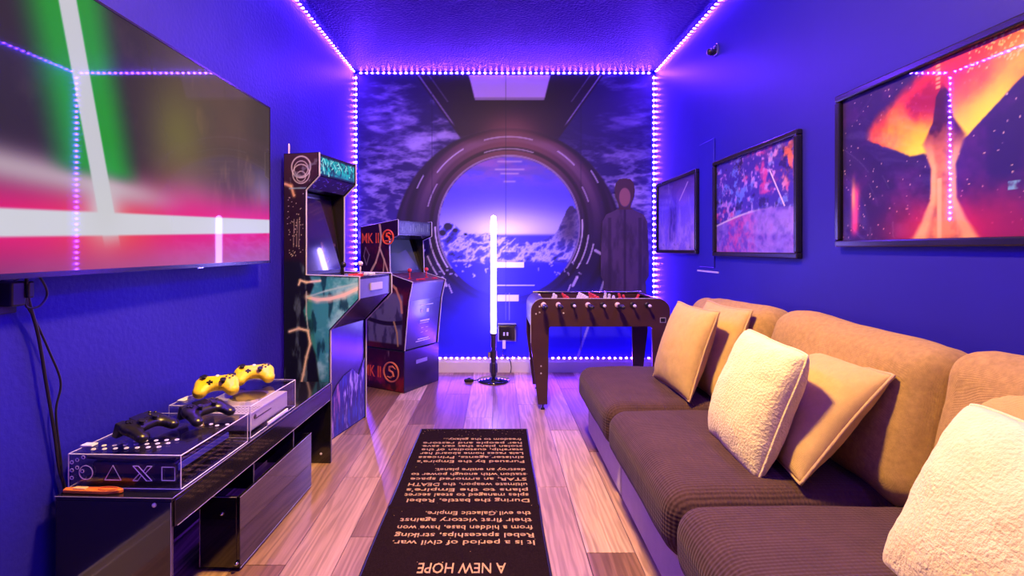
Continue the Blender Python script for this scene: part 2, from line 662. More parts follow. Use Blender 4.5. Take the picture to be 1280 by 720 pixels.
def text_mb(txt, size, origin, eu, ev, width=None, depth=0.0006, align='LEFT', bold=0.0):
    """lettering as a thin mesh; eu/ev are the reading and up directions"""
    cu = bpy.data.curves.new('lettering', 'FONT')
    cu.body = txt
    cu.size = size
    cu.resolution_u = 2
    cu.extrude = depth
    cu.offset = bold
    cu.align_x = align
    o = bpy.data.objects.new('lettering', cu)
    COL.objects.link(o)
    dg = bpy.context.evaluated_depsgraph_get()
    me = bpy.data.meshes.new_from_object(o.evaluated_get(dg))
    V = np.array([tuple(v.co) for v in me.vertices])
    Fs = [tuple(p.vertices) for p in me.polygons]
    bpy.data.objects.remove(o)
    bpy.data.curves.remove(cu)
    bpy.data.meshes.remove(me)
    if width:
        V[:, 0] = (V[:, 0] - V[:, 0].min()) * width / (V[:, 0].max() - V[:, 0].min())
    eu, ev = np.array(eu, float), np.array(ev, float)
    en = np.cross(eu, ev)
    P = np.array(origin)[None] + V[:, :1] * eu[None] + V[:, 1:2] * ev[None] + V[:, 2:3] * en[None]
    mb = MB()
    mb.v = P.tolist()
    mb.f = Fs
    return mb


def join(*mbs):
    out = MB()
    for m in mbs:
        out.add(m.v, m.f)
        out.smooth = out.smooth or m.smooth
    return out


def copy_tree(o, parent=None):
    c = o.copy()
    COL.objects.link(c)
    c.parent = parent
    for ch in list(o.children):
        copy_tree(ch, c)
    return c


def at(px, py, Y):
    s = F_PX / Y
    return Vector(((px - VPX) / s, Y, CAM_Z - (py - VPY) / s))

# ================================================================== ROOM
T = 0.12
struct('wall_left', MB().box(XL - T, XL, YN, YB, 0, ZC), M_WALL)
wr = struct('wall_right', MB().box(XR, XR + T, YN, YB, 0, ZC), M_WALL_SMOOTH)
struct('wall_back', MB().box(XL - T, XR + T, YB, YB + T, 0, ZC), M_WALL)
struct('wall_near', MB().box(XL - T, XR + T, YN - T, YN, 0, ZC), M_WALL)
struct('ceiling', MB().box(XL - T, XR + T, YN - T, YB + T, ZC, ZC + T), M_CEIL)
fl = struct('floor', MB().box(XL - T, XR + T, YN - T, YB + T, -0.10, -0.004), M_BLACK)
# planks
PW, PL = 0.178, 1.22
x = XL
ci = 0
offs = [0.10, 0.62, 1.02, 0.35, 0.85, 0.2, 0.72, 1.1, 0.45, 0.95, 0.05, 0.55, 0.8, 0.28, 1.15, 0.66]
while x < XR - 0.01:
    x1 = min(x + PW, XR)
    y = YN - offs[ci % len(offs)]
    while y < YB:
        ya, yb = max(y, YN), min(y + PL, YB)
        if yb - ya > 0.03:
            g = 0.0012
            part('plank', bevel_mb(MB().box(x + g, x1 - g, ya + g, yb - g, -0.004, 0.0), 0.0008, 1), M_PLANK, fl)
        y += PL
    x += PW
    ci += 1
# give each plank its own origin so the grain runs along it
# baseboards
def baseboard(name, x0, x1, y0, y1, h=0.12):
    struct(name, bevel_mb(join(MB().box(x0, x1, y0, y1, 0, h - 0.025),), 0.002, 1), M_BASE)
bb = MB().box(XL + 0.0, XR, YB - 0.014, YB, 0, 0.095)
bb.add(*[(lambda m: (m.v, m.f))(MB().box(XL, XR, YB - 0.009, YB, 0.095, 0.12))][0])
struct('baseboard_back', bb, M_BASE)
bl = MB().box(XL, XL + 0.014, YN, YB - 0.02, 0, 0.095)
bl.add(*[(lambda m: (m.v, m.f))(MB().box(XL, XL + 0.009, YN, YB - 0.02, 0.095, 0.12))][0])
struct('baseboard_left', bl, M_BASE)
br = MB().box(XR - 0.014, XR, YN, YB - 0.02, 0, 0.095)
br.add(*[(lambda m: (m.v, m.f))(MB().box(XR - 0.009, XR, YN, YB - 0.02, 0.095, 0.12))][0])
struct('baseboard_right', br, M_BASE)
# raised access panel on the right wall
ap = struct('trim_1', bevel_mb(MB().box(XR - 0.010, XR, 3.225, 3.455, 0.985, 1.83), 0.003, 1), M_WALL_SMOOTH)
struct('trim_2', bevel_mb(MB().box(XR - 0.007, XR, 3.17, 3.50, 0.950, 0.962), 0.002, 1), M_TAPE)

# wall motion sensor
ws = thing('wall_sensor', 'small silver motion sensor high on the blue wall above the pictures', 'sensor', (XR - 0.02, 3.20, 2.36))
part('bracket', bevel_mb(MB().box(XR - 0.016, XR, 3.17, 3.23, 2.355, 2.425), 0.004, 2), M_CHROME, ws)
part('eye', MB().lathe([(0.0, -0.055), (0.018, -0.05), (0.024, -0.03), (0.022, -0.005)], (XR - 0.01, 3.20, 2.38), 'x', 16), M_BLACK, ws, smooth=True)
part('arm', MB().tube([(XR - 0.014, 3.19, 2.42), (XR - 0.03, 3.175, 2.405), (XR - 0.036, 3.17, 2.385)], 0.006, 6), M_CHROME, ws)

# ================================================================== LED STRIPS
def led_strip(label, p0, p1, nrm, pitch=0.05):
    p0, p1, nrm = Vector(p0), Vector(p1), Vector(nrm).normalized()
    d = (p1 - p0)
    L = d.length
    d.normalize()
    s = d.cross(nrm).normalized()
    t = thing('led_strip', label, 'led strip', p0)
    def bx(c, a, b_, h0, h1):
        vs = []
        for i in (-1, 1):
            for j in (-1, 1):
                for h in (h0, h1):
                    vs.append(c + d * (a * i) + s * (b_ * j) + nrm * h)
        return vs, [(0, 1, 3, 2), (4, 6, 7, 5), (0, 4, 5, 1), (2, 3, 7, 6), (0, 2, 6, 4), (1, 5, 7, 3)]
    m = MB()
    m.add(*bx((p0 + p1) / 2, L / 2, 0.005, 0.0, 0.002))
    part('tape', m, M_TAPE, t)
    m = MB()
    n = int(L / pitch)
    for i in range(n):
        c = p0 + d * ((i + 0.5) * L / n)
        m.add([c + d * (0.0075 * i_) + s * (0.0065 * j_) + nrm * 0.0024 for i_, j_ in ((-1, -1), (1, -1), (1, 1), (-1, 1))], [(0, 1, 2, 3)])
    part('diodes', m, M_LED, t, kind='stuff')
    return t
e = 0.012
led_strip('violet LED strip along the ceiling edge above the television', (XL + 0.006, YN + 0.3, ZC - e), (XL + 0.006, YB - 0.03, ZC - e), (0.25, 0, -1))
led_strip('violet LED strip along the ceiling edge above the framed pictures', (XR - 0.006, YN + 0.3, ZC - e), (XR - 0.006, YB - 0.03, ZC - e), (-0.25, 0, -1))
led_strip('violet LED strip across the top of the mural', (XL + 0.03, YB - 0.004, ZC - e), (XR - 0.03, YB - 0.004, ZC - e), (0, -1, -0.5))
led_strip('violet LED strip down the corner behind the arcade cabinets', (XL + 0.010, YB - 0.004, 0.14), (XL + 0.010, YB - 0.004, ZC - 0.03), (0.2, -1, 0))
led_strip('violet LED strip down the corner beside the framed violet picture', (XR - 0.010, YB - 0.004, 0.14), (XR - 0.010, YB - 0.004, ZC - 0.03), (-0.2, -1, 0))
led_strip('violet LED strip on top of the white baseboard under the mural', (XL + 0.03, YB - 0.005, 0.1275), (XR - 0.03, YB - 0.005, 0.1275), (0, -1, 0.5))

# ceiling lamp (above the middle of the room)
cl = thing('ceiling_light', 'round warm flush ceiling lamp above the rug', 'lamp', (0.0, 1.75, ZC - 0.06))
part('base', MB().lathe([(0.16, -0.02), (0.17, 0.0)], (0.0, 1.75, ZC), 'z', 32), M_WHITE, cl)
part('diffuser', MB().lathe([(0.10, -0.055), (0.13, -0.045), (0.145, -0.02)], (0.0, 1.75, ZC), 'z', 32), M_LAMP, cl, smooth=True)

# ================================================================== MURAL
def mural_fn(U, V):
    X = U + XL + 0.03
    Z = V + 0.135
    px = VPX + X * 139.0
    py = VPY - (Z - CAM_Z) * 139.0
    n1 = fbm2(px + py * .5, py * 3.0, 0.016, 6, 1.0)
    n2 = 1 - np.abs(2 * fbm2(px - py * .4, py * 2.8, 0.035, 5, 4.0) - 1)
    n2 = .25 + n2 * .42
    n3 = .2 + .5 * (1 - np.abs(2 * fbm2(px + py * .5, py, 0.09, 5, 9.0) - 1))
    # cloudy planet surface outside the station
    C = np.tile(rgb(32, 20, 78), (len(px), 1))
    cl_ = sst(0.535, 0.68, 0.62 * n1 + 0.38 * n2) * (.35 + .65 * sst(.35, .6, fbm2(px, py, .014, 3, 51)))
    C = mixc(C, rgb(205, 192, 240), cl_ * 0.8)
    C = mixc(C, rgb(92, 76, 215), sst(180, 330, py) * 0.55)
    C = mixc(C, rgb(205, 200, 245), sst(0.60, 0.67, n2) * sst(150, 240, py) * 0.45)
    # floor of the corridor, the baseboard LED's blue light put into its colour
    floorm = sst(318, 334, py)
    C = mixc(C, rgb(40, 36, 225), floorm)
    # ring
    R1 = np.hypot(px - 635, (py - 303) * 1.0)
    R0 = np.hypot(px - 636, py - 283)
    ring = (sst(144, 141, R1) * sst(86, 89, R0) * sst(420, 330, py))
    up = sst(330, 170, py)
    base = mixc(np.tile(rgb(30, 18, 62), (len(px), 1)), rgb(120, 70, 78), up * (0.5 + 0.5 * np.exp(-((px - 640) / 70) ** 2)))
    base = mixc(base, rgb(24, 16, 34), sst(118, 124, R0) * sst(132, 126, R0) * 0.8)
    base = mixc(base, rgb(22, 14, 30), sst(94, 96, R0) * sst(101, 98, R0) * 0.75)
    base = mixc(base, rgb(150, 118, 140), sst(104, 108, R0) * sst(118, 112, R0) * 0.45 * up)
    base = mixc(base, rgb(20, 14, 34), sst(136, 141, R1) * 0.6)
    C = mixc(C, base, ring)
    # funnel frame above
    half = 114 - (py - 98) * (44.0 / 62.0)
    fun = sst(half + 2, half - 1, np.abs(px - 637)) * sst(182, 168, py)
    fc = mixc(np.tile(rgb(28, 14, 38), (len(px), 1)), rgb(122, 72, 78), sst(120, 170, py) * np.exp(-((px - 638) / 38) ** 2))
    C = mixc(C, fc, fun * (1 - ring * 0.35))
    for k in (0.0, 13.0):
        hl = np.abs(np.abs(px - 637) - (half - 3 - k))
        C = mixc(C, rgb(175, 160, 200), sst(1.6, 0.4, hl) * sst(160, 150, py) * (0.7 if k == 0 else 0.35 * (py < 128)))
    sk = sst(51, 49, np.abs(px - 637) + (py - 98) * 0.25) * sst(123, 121, py)
    C = mixc(C, rgb(214, 186, 245), sk)
    skb = sst(51, 49, np.abs(px - 637) + (py - 98) * 0.25) * sst(120, 121.5, py) * sst(126, 124.5, py)
    C = mixc(C, rgb(215, 195, 230), skb * 0.7)
    # window
    win = sst(87.5, 86, R0) * sst(329, 326, py)
    W = np.tile(rgb(78, 74, 236), (len(px), 1))
    W = mixc(W, rgb(150, 96, 190), sst(245, 195, py) * (0.2 + 0.8 * sst(0.52, 0.66, n2)))
    W = mixc(W, rgb(84, 76, 196), sst(0.5, 0.62, n1) * sst(300, 240, py) * 0.6)
    glow = np.exp(-((py - 287) / 26.0) ** 2) * (0.45 + 0.55 * np.exp(-((px - 640) / 60) ** 2))
    W = mixc(W, rgb(225, 225, 255), glow)
    W = mixc(W, rgb(46, 44, 200), sst(291, 296, py) * .9)
    rock_top = 300 + 16 * (fbm2(px, px * 0, 0.06, 4, 3.0) - 0.5) * 2 - 22 * np.exp(-((px - 560) / 18) ** 2) - 40 * np.exp(-((px - 716) / 20) ** 2) - 8 * np.exp(-((px - 600) / 20) ** 2)
    rk = sst(rock_top - 1, rock_top + 1, py)
    RK = np.tile(rgb(62, 60, 190), (len(px), 1))
    RK = mixc(RK, rgb(175, 170, 250), sst(0.60, 0.70, n3))
    RK = mixc(RK, rgb(30, 26, 60), sst(0.60, 0.46, n3) * 0.85)
    RK = mixc(RK, rgb(52, 40, 74), np.exp(-((px - 712) / 16) ** 2) * sst(320, 290, py) * 0.8)
    W = mixc(W, RK, rk)
    for (bx_, by_, br_) in ((560, 283, 5), (569, 288, 3), (553, 291, 4), (582, 293, 2)):
        W = mixc(W, rgb(28, 24, 60), sst(br_ + 1, br_ - 0.5, np.hypot(px - bx_, (py - by_) * 1.2)))
    C = mixc(C, W, win)
    # rim lights
    rim = sst(1.6, 0.5, np.abs(R0 - 88.5)) * (py < 335)
    C = mixc(C, rgb(190, 180, 225), rim * 0.55)
    ang = np.arctan2(py - 283, px - 636)
    for (rr, a0, a1, w_) in ((92, 2.55, 3.25, .9), (100, 2.5, 3.0, .8), (108, 2.55, 2.8, .8), (92, -.1, .5, .9), (100, .1, .55, .8), (108, .2, .45, .8),
                             (112, -2.5, -2.1, .7), (104, -2.9, -2.6, .6), (124, -2.75, -2.6, .7), (112, -1.0, -.75, .7), (104, -.5, -.3, .6), (124, -.6, -.45, .7),
                             (112, -1.85, -1.3, .6), (97, -1.9, -1.25, .6)):
        C = mixc(C, rgb(225, 218, 245), sst(1.3, 0.3, np.abs(R0 - rr)) * ((ang > a0) & (ang < a1)) * w_)
    for yy, hw in ((202, 17), (217, 13), (227, 9), (212, 20)):
        C = mixc(C, rgb(205, 185, 215), sst(1.6, 0.5, np.abs(py - yy)) * sst(hw, hw - 3, np.abs(px - 637)) * 0.7)
    # lamps of the corridor floor
    def bar(x0, x1, y0, y1, c, w=1.0):
        nonlocal C
        C = mixc(C, c, w * ((px > x0) & (px < x1) & (py > y0) & (py < y1)))
    bar(620, 655, 328, 334, rgb(235, 235, 255))
    bar(622, 648, 368, 377, rgb(205, 205, 245))
    bar(619, 668, 356, 357.3, rgb(190, 190, 240))
    bar(628, 645, 313, 315, rgb(200, 200, 240), 0.6)
    bar(632, 633.2, 366, 400, rgb(150, 150, 215), 0.6)
    bar(636, 637.2, 366, 400, rgb(150, 150, 215), 0.6)
    rs = np.random.RandomState(5)
    for side in (-1, 1):
        for k in range(16):
            cx_, cy_ = 637 + side * rs.uniform(30, 90), rs.uniform(328, 346)
            C = mixc(C, rgb(210, 205, 245), sst(1.2, 0.5, seg_dist(px, py, cx_, cy_, cx_ + rs.uniform(-3, 3), cy_ + rs.uniform(-3, 3))) * 0.6)
        C = mixc(C, rgb(205, 195, 235), sst(2.2, 1.2, seg_dist(px, py, 637 + side * 79, 357, 637 + side * 84, 347)) * 0.8)
        C = mixc(C, rgb(205, 195, 235), sst(1.1, .5, seg_dist(px, py, 637 + side * 72, 366, 637 + side * 76, 356)) * 0.8)
        C = mixc(C, rgb(205, 195, 235), sst(2.2, 1.2, seg_dist(px, py, 637 + side * 107, 313, 637 + side * 114, 317)) * 0.8)
    C = mixc(C, rgb(190, 185, 235), sst(1.8, 1.0, seg_dist(px, py, 757, 345, 722, 446)) * 0.7)
    # panel joints of the wallpaper
    for jx in (540, 632, 726):
        C = mixc(C, rgb(20, 14, 40), sst(0.9, 0.3, np.abs(px - jx)) * 0.35)
    return C
mb, colr = print_grid((XL + 0.03, YB - 0.004, 0.135), (1, 0, 0), (0, 0, 1), XR - XL - 0.06, ZC - 0.03 - 0.135, 330, 310, mural_fn)
mu = single('wall_mural', mb, print_mat('mural_print', 0.55), 'wall mural of a round spacecraft window over clouds covering the back wall', 'mural', colors=colr)
# thin vinyl backing gives the mural its thickness
# (its front sheet stands 4 mm off the wall)

# ================================================================== cardboard figure stand-in
sx0, sz0, SY = at(781, 300, 4.44).x, 0.0, 4.44
def sx(px):
    return at(px, 300, SY).x
def szz(py):
    return at(640, py, SY).z
half_r = [(0, 223), (7, 224), (11, 229), (12.5, 238), (11.5, 246), (8, 254), (7, 260), (14, 264), (23, 268), (28, 277), (29, 300), (30, 325), (30, 345), (26, 352), (27, 370), (27, 398), (0, 400)]
pts = [(sx(781 + a), szz(b_)) for a, b_ in half_r] + [(sx(781 - a), szz(b_)) for a, b_ in half_r[::-1][1:-1]]
st = thing('wall_cutout', 'dark flat half-length figure cutout fixed to the mural above the foosball table', 'cutout', (sx0, SY, szz(400)))
part('board', MB().prism(pts, SY, SY + 0.006, lambda a, b_, e_: (a, e_, b_)), principled('standee_card', (0.03, 0.024, 0.04), rough=0.6, vary=0.1), st)
def standee_fn(U, V):
    Xw, Zw = U + sx(750), V + szz(401)
    px = VPX + Xw * F_PX / SY
    py = VPY - (Zw - CAM_Z) * F_PX / SY
    C = np.tile(rgb(78, 58, 92), (len(px), 1))
    C = mixc(C, rgb(56, 42, 70), sst(0.4, 0.62, fbm2(px, py * .3, 0.12, 4, 2)))
    C = mixc(C, rgb(40, 30, 54), sst(2, .8, np.abs(px - 781)) * .7 * (py > 262))
    C = mixc(C, rgb(40, 30, 54), sst(3, 1, np.abs(np.abs(px - 781) - 19)) * .6 * (py > 272))
    C = mixc(C, rgb(40, 36, 215), sst(366, 396, py) * .8)  # blue LED light from below put into the figure's lower end
    hd = py < 262
    C = mixc(C, rgb(150, 100, 96), hd * sst(1.0, .85, np.hypot((px - 781) / 7.5, (py - 246) / 13)))
    C = mixc(C, rgb(74, 50, 56), hd * (1 - sst(1.05, .9, np.hypot((px - 781) / 7.8, (py - 247) / 12.5))))
    return C
mb, colr = print_grid((sx(750), SY - 0.001, szz(401)), (1, 0, 0), (0, 0, 1), sx(812) - sx(750), szz(222) - szz(401), 110, 320, standee_fn, mask=lambda u, v: in_poly(pts)(u + sx(750), v + szz(401)))
part('printed_face', mb, print_mat('standee_print', 0.5), st, colors=colr)
part('mounting_pad', MB().box(sx0 - .05, sx0 + .05, SY + .0065, YB - .0045, 1.0, 1.3), principled('brown_card', (0.3, 0.2, 0.12), rough=0.8, vary=0.1), st)

# ================================================================== TELEVISION
TX, TY0, TY1, TZ0, TZ1 = -1.18, 1.12, 2.585, 1.035, 1.845
tv = thing('television', 'large wall-mounted television showing crossed glowing beams', 'television', (TX - 0.03, (TY0 + TY1) / 2, TZ0))
part('body', bevel_mb(MB().box(TX - 0.05, TX - 0.006, TY0 + .02, TY1 - .02, TZ0 + .02, TZ1 - .02), 0.01, 2), M_BLACK, tv)
fr = MB()
b_ = 0.008
fr.box(TX - 0.03, TX, TY0, TY1, TZ1 - b_, TZ1).box(TX - 0.03, TX, TY0, TY1, TZ0, TZ0 + 0.014)
fr.box(TX - 0.03, TX, TY0, TY0 + b_, TZ0, TZ1).box(TX - 0.03, TX, TY1 - b_, TY1, TZ0, TZ1)
part('bezel', fr, M_FRAME, tv)
part('wall_bracket', MB().box(XL, TX - 0.05, 1.65, 2.05, 1.25, 1.65), M_BLACK, tv)
part('stand_lug', bevel_mb(MB().box(TX - 0.045, TX - 0.02, 1.99, 2.03, TZ0 - 0.006, TZ0 + .002), 0.001, 1), M_CHROME, tv)
def PQ(px, py):
    Y = F_PX * 1.18 / (VPX - px)
    return Y, CAM_Z - (py - VPY) * Y / F_PX
def screen_fn(U, V):
    Y, Z = U + TY0 + b_, V + TZ0 + 0.014
    n1 = fbm2(Y, Z, 3.0, 4, 2.0)
    n2 = fbm2(Y, Z, 9.0, 4, 6.0)
    C = np.tile(rgb(34, 28, 52), (len(Y), 1))
    # warm brown set behind, out of focus
    C = mixc(C, rgb(96, 74, 66), sst(1.55, 1.95, Y) * (0.55 + 0.45 * n1))
    C = mixc(C, rgb(54, 46, 52), sst(2.25, 2.5, Y) * 0.6)
    C = mixc(C, rgb(70, 60, 66), sst(0.5, 0.7, n2) * 0.3)
    C = mixc(C, rgb(150, 128, 168), np.exp(-((Y - 2.5) / .12) ** 2 - ((Z - 1.38) / .10) ** 2) * .7)
    C = mixc(C, rgb(130, 96, 84), sst(.56, .68, fbm2(Y * 2.5, Z, 3.2, 4, 31)) * sst(1.7, 2.0, Y) * .5)
    # soft olive haze lit from the beam
    gy, gz = PQ(225, 170)
    C = mixc(C, rgb(104, 98, 56), np.exp(-((Y - gy) / 0.16) ** 2 - ((Z - gz) / 0.18) ** 2) * 0.85)
    gy, gz = PQ(240, 260)
    C = mixc(C, rgb(168, 110, 122), np.exp(-((Y - gy) / 0.2) ** 2 - ((Z - gz) / 0.12) ** 2) * 0.8)
    # lower haze
    C = mixc(C, rgb(206, 110, 196), sst(1.40, 1.15, Z) * 0.7 * sst(1.0, 2.3, Y + 0.6))
    # red beam (nearly level)
    a, c = PQ(2, 278), PQ(330, 283)
    zc = a[1] + (Y - a[0]) * (c[1] - a[1]) / (c[0] - a[0])
    d = Z - zc
    C = mixc(C, rgb(232, 12, 112), np.exp(-(d / 0.11) ** 2) * 0.97)
    C = mixc(C, rgb(235, 110, 60), np.exp(-((Y - 1.53) / 0.2) ** 2 - ((d + 0.005) / 0.10) ** 2) * 0.6)
    # pale band above it on the left
    pz = PQ(60, 208)[1] - 0.02
    C = mixc(C, rgb(196, 180, 190), np.exp(-((Z - pz + (Y - 1.3) * 0.05) / 0.045) ** 2) * sst(1.95, 1.55, Y) * 0.8)
    # green beam
    g0, g1 = PQ(80, -30), PQ(131, 250)
    yc = g0[0] + (Z - g0[1]) * (g1[0] - g0[0]) / (g1[1] - g0[1])
    dg = Y - yc
    gm = sst(1.30, 1.36, Z)
    C = mixc(C, rgb(0, 146, 46), np.clip(sst(0.20, 0.06, np.abs(dg)), 0, 1) * gm * 0.97)
    C = mixc(C, rgb(196, 196, 206), sst(0.036, 0.028, np.abs(dg)) * sst(1.10, 1.2, Z))
    C = mixc(C, rgb(205, 205, 215), sst(0.040, 0.030, np.abs(d)))
    xg = PQ(131, 270)
    C = mixc(C, rgb(200, 200, 206), np.exp(-((Y - xg[0]) / 0.07) ** 2 - ((Z - xg[1] - .02) / 0.09) ** 2) * 0.95)
    return C
mb, colr = print_grid((TX - 0.002, TY0 + b_, TZ0 + 0.014), (0, 1, 0), (0, 0, 1), TY1 - TY0 - 2 * b_, TZ1 - TZ0 - b_ - 0.014, 400, 220, screen_fn)
part('screen', mb, print_mat('tv_screen_picture', 0.03, coat=0.0, emit=SCREEN_POWER, spec=0.12), tv, colors=colr)

# ================================================================== PICTURES ON THE RIGHT WALL
def picture(label, y0, y1, z0, z1, fn, nu, nv, fw=0.028, dep=0.03):
    t = thing('framed_picture', label, 'picture', (XR - dep / 2, (y0 + y1) / 2, z0), 'framed pictures on the blue wall')
    for (a0, a1, c0, c1) in ((y0, y1, z1 - fw, z1), (y0, y1, z0, z0 + fw), (y0, y0 + fw, z0 + fw, z1 - fw), (y1 - fw, y1, z0 + fw, z1 - fw)):
        part('frame_rail', bevel_mb(MB().box(XR - dep, XR - 0.001, a0, a1, c0, c1), 0.006, 2), M_FRAME, t)
    part('backing', MB().box(XR - 0.010, XR - 0.002, y0 + 0.01, y1 - 0.01, z0 + 0.01, z1 - 0.01), M_BLACK, t)
    # printed sheet: reading direction runs from far (y1) to near (y0)
    w, h = y1 - y0 - 2 * fw + .004, z1 - z0 - 2 * fw + .004
    mb, colr = print_grid((XR - 0.0115, y1 - fw + .002, z0 + fw - .002), (0, -1, 0), (0, 0, 1), w, h, nu, nv, lambda U, V: fn(U / w, V / h))
    part('print', mb, print_mat('picture_print', 0.5), t, colors=colr)
    part('glass', MB().box(XR - 0.0185, XR - 0.0165, y0 + fw - .004, y1 - fw + .004, z0 + fw - .004, z1 - fw + .004), M_PANE, t)
    return t

def pic_fire(a, b):
    n = fbm2(a * 1.5, b, 5.0, 5, 3.0)
    n2 = fbm2(a * 1.5, b, 14.0, 4, 8.0)
    C = np.tile(rgb(40, 26, 110), (len(a), 1))
    C = mixc(C, rgb(100, 40, 150), sst(0.45, 0.7, n) * 0.6)
    # stars
    rs = np.random.RandomState(11)
    lo = np.interp(a, [0, .16, .38, .52, .62, .75, .9, 1.0], [.72, .66, .50, .48, .54, .70, .86, .96]) + (n2 - .5) * .03
    hi = np.interp(a, [0, .16, .3, .5, .7, .85, 1.0], [.68, .74, .86, 1.02, 1.06, 1.08, 1.12]) + (n2 - .5) * .12
    fan = sst(lo - .008, lo + .012, b) * sst(hi + .05, hi - .08, b) * sst(.13, .2, a)
    FC = np.tile(rgb(240, 46, 50), (len(a), 1))
    FC = mixc(FC, rgb(255, 190, 10), sst(.42, .05, b - lo) * sst(.35, .6, .65 - np.abs(a - .55) * .5 + (n - .5) * .6))
    FC = mixc(FC, rgb(255, 236, 30), sst(.24, .0, b - lo) * sst(.34, .12, np.abs(a - .56)))
    FC = mixc(FC, rgb(150, 24, 60), sst(.55, .72, n) * sst(.1, .3, b - lo))
    C = mixc(C, FC, fan)
    for k in range(230):
        sa, sb = rs.uniform(0, 1), rs.uniform(0.02, 1)
        r_ = rs.uniform(.0022, .0048)
        C = mixc(C, rgb(230, 200, 215), sst(r_, r_ * .4, np.hypot(a - sa, (b - sb) * .62)) * (0.9 - .7 * fan))
    for k in range(90):
        sa, sb = rs.uniform(.62, .86), rs.uniform(.86, 1)
        C = mixc(C, rgb(250, 215, 120), sst(.005, .002, np.hypot(a - sa, (b - sb) * .62)) * .9)
    # red glow along the bottom
    gl = np.exp(-((a - .55) / .26) ** 2) * sst(.34 + (n - .5) * .3, .02, b)
    C = mixc(C, rgb(240, 36, 72), gl * .95)
    C = mixc(C, rgb(150, 24, 92), sst(.24 + (n - .5) * .2, .0, b) * sst(.5, .8, a) * .8)
    # burning column: a tapering pillar of flame
    hw = np.interp(b, [0, .1, .22, .4, .55, .66, .80, .86], [.15, .10, .06, .055, .095, .045, .030, .0]) * (0.9 + .25 * n)
    col = sst(hw, hw * .75, np.abs(a - .525))
    cc_ = mixc(np.tile(rgb(255, 150, 110), (len(a), 1)), rgb(60, 14, 56), np.clip(sst(.35, .75, b) * .9 + sst(.5, .62, n) * .35, 0, 1))
    cc_ = mixc(cc_, rgb(255, 200, 150), sst(.35, .6, np.abs(a - .525) / np.maximum(hw, 1e-3)) * sst(.6, .45, b) * .7)
    C = mixc(C, cc_, col * sst(.86, .82, b))
    C = mixc(C, rgb(255, 70, 60), np.exp(-((a - .505) / .022) ** 2) * sst(.8, .95, b) * .9)
    C = mixc(C, rgb(255, 190, 150), sst(.012, .007, np.abs(a - .51)) * (b < .34))
    C = mixc(C, rgb(255, 160, 120), sst(.012, .006, np.abs(a - .505)) * (b > .84) * (np.sin(b * 260) > -.2))
    # magenta flare near the far edge
    C = mixc(C, rgb(250, 70, 150), np.exp(-((a - .075 - .03 * b) / .022) ** 2) * sst(.42, .30, b) * sst(.0, .1, b))
    C = mixc(C, rgb(255, 170, 120), np.exp(-((a - .07) / .012) ** 2) * np.exp(-((b - .3) / .1) ** 2))
    C = mixc(C, rgb(120, 190, 240), ((np.abs(a - .79) < .035) & (np.abs(b - .25) < .022)) * sst(.42, .55, n2) * .9)
    return C

def pic_mosaic(a, b):
    n = fbm2(a * 1.5, b, 9.0, 5, 1.0)
    n2 = fbm2(a * 1.5, b, 16.0, 4, 5.0)
    n3 = fbm2(a * 1.5, b, 6.0, 3, 12.0)
    C = np.tile(rgb(64, 48, 190), (len(a), 1))
    C = mixc(C, rgb(205, 150, 255), sst(.50, .62, n2) * .95)
    C = mixc(C, rgb(226, 74, 170), sst(.54, .66, n3) * sst(.45, .6, n) * .9)
    C = mixc(C, rgb(90, 130, 255), sst(.5, .38, n3) * sst(.48, .6, n2) * .9)
    C = mixc(C, rgb(26, 16, 90), sst(.44, .36, n) * .85)
    C = mixc(C, rgb(250, 120, 70), np.exp(-((a - .92) / .08) ** 2 - ((b - .82) / .2) ** 2) * sst(.42, .58, n2))
    arc = .30 + .12 * np.sin(a * 2.2)
    lowm = sst(arc + .01, arc - .01, b)
    L = mixc(np.tile(rgb(150, 120, 255), (len(a), 1)), rgb(230, 80, 200), np.exp(-((a - .3) / .25) ** 2) * sst(.35, .65, n))
    L = mixc(L, rgb(90, 66, 225), sst(.5, .36, n2) * .7)
    C = mixc(C, L, lowm * .85)
    C = mixc(C, rgb(225, 215, 255), sst(.016, .004, np.abs(b - arc)) * sst(.8, .3, a))
    C = mixc(C, rgb(235, 220, 255), sst(.008, .004, seg_dist(a, b, .73, .76, .88, .42)))
    C = mixc(C, rgb(160, 150, 255), sst(.007, .003, seg_dist(a, b, .40, .86, .46, .62)) * .8)
    return C

def pic_violet(a, b):
    n = fbm2(a * 1.5, b, 7.0, 5, 4.0)
    n2 = fbm2(a * 3.0, b * .5, 9.0, 4, 7.0)
    C = np.tile(rgb(130, 104, 250), (len(a), 1))
    C = mixc(C, rgb(96, 56, 160), sst(.6, 1.0, b))
    C = mixc(C, rgb(215, 185, 255), sst(.62, .2, b) * (.35 + .65 * sst(.4, .6, n)))
    C = mixc(C, rgb(60, 44, 160), sst(.16, .02, np.abs(a - .42 - .1 * (b - .5))) * sst(.08, .2, b) * sst(.8, .6, b) * (.35 + .65 * sst(.42, .58, n2)))
    C = mixc(C, rgb(205, 190, 245), sst(.56, .68, n2) * .5)
    C = mixc(C, rgb(226, 205, 245), sst(.014, .006, seg_dist(a, b, .60, .70, .80, .92)))
    C = mixc(C, rgb(40, 26, 76), sst(.6, .7, fbm2(a, b, 22, 3, 2)) * sst(.2, .02, b))
    return C

picture('large black-framed picture of orange fire over a starry purple sky', 1.13, 2.045, 1.115, 1.735, pic_fire, 260, 190)
picture('black-framed picture of a crowded blue and pink mosaic with a pale arc', 2.30, 3.205, 1.062, 1.668, pic_mosaic, 200, 140)
picture('black-framed violet picture with a pale slanting streak beside the corner light', 3.47, 4.34, 1.072, 1.672, pic_violet, 140, 120)

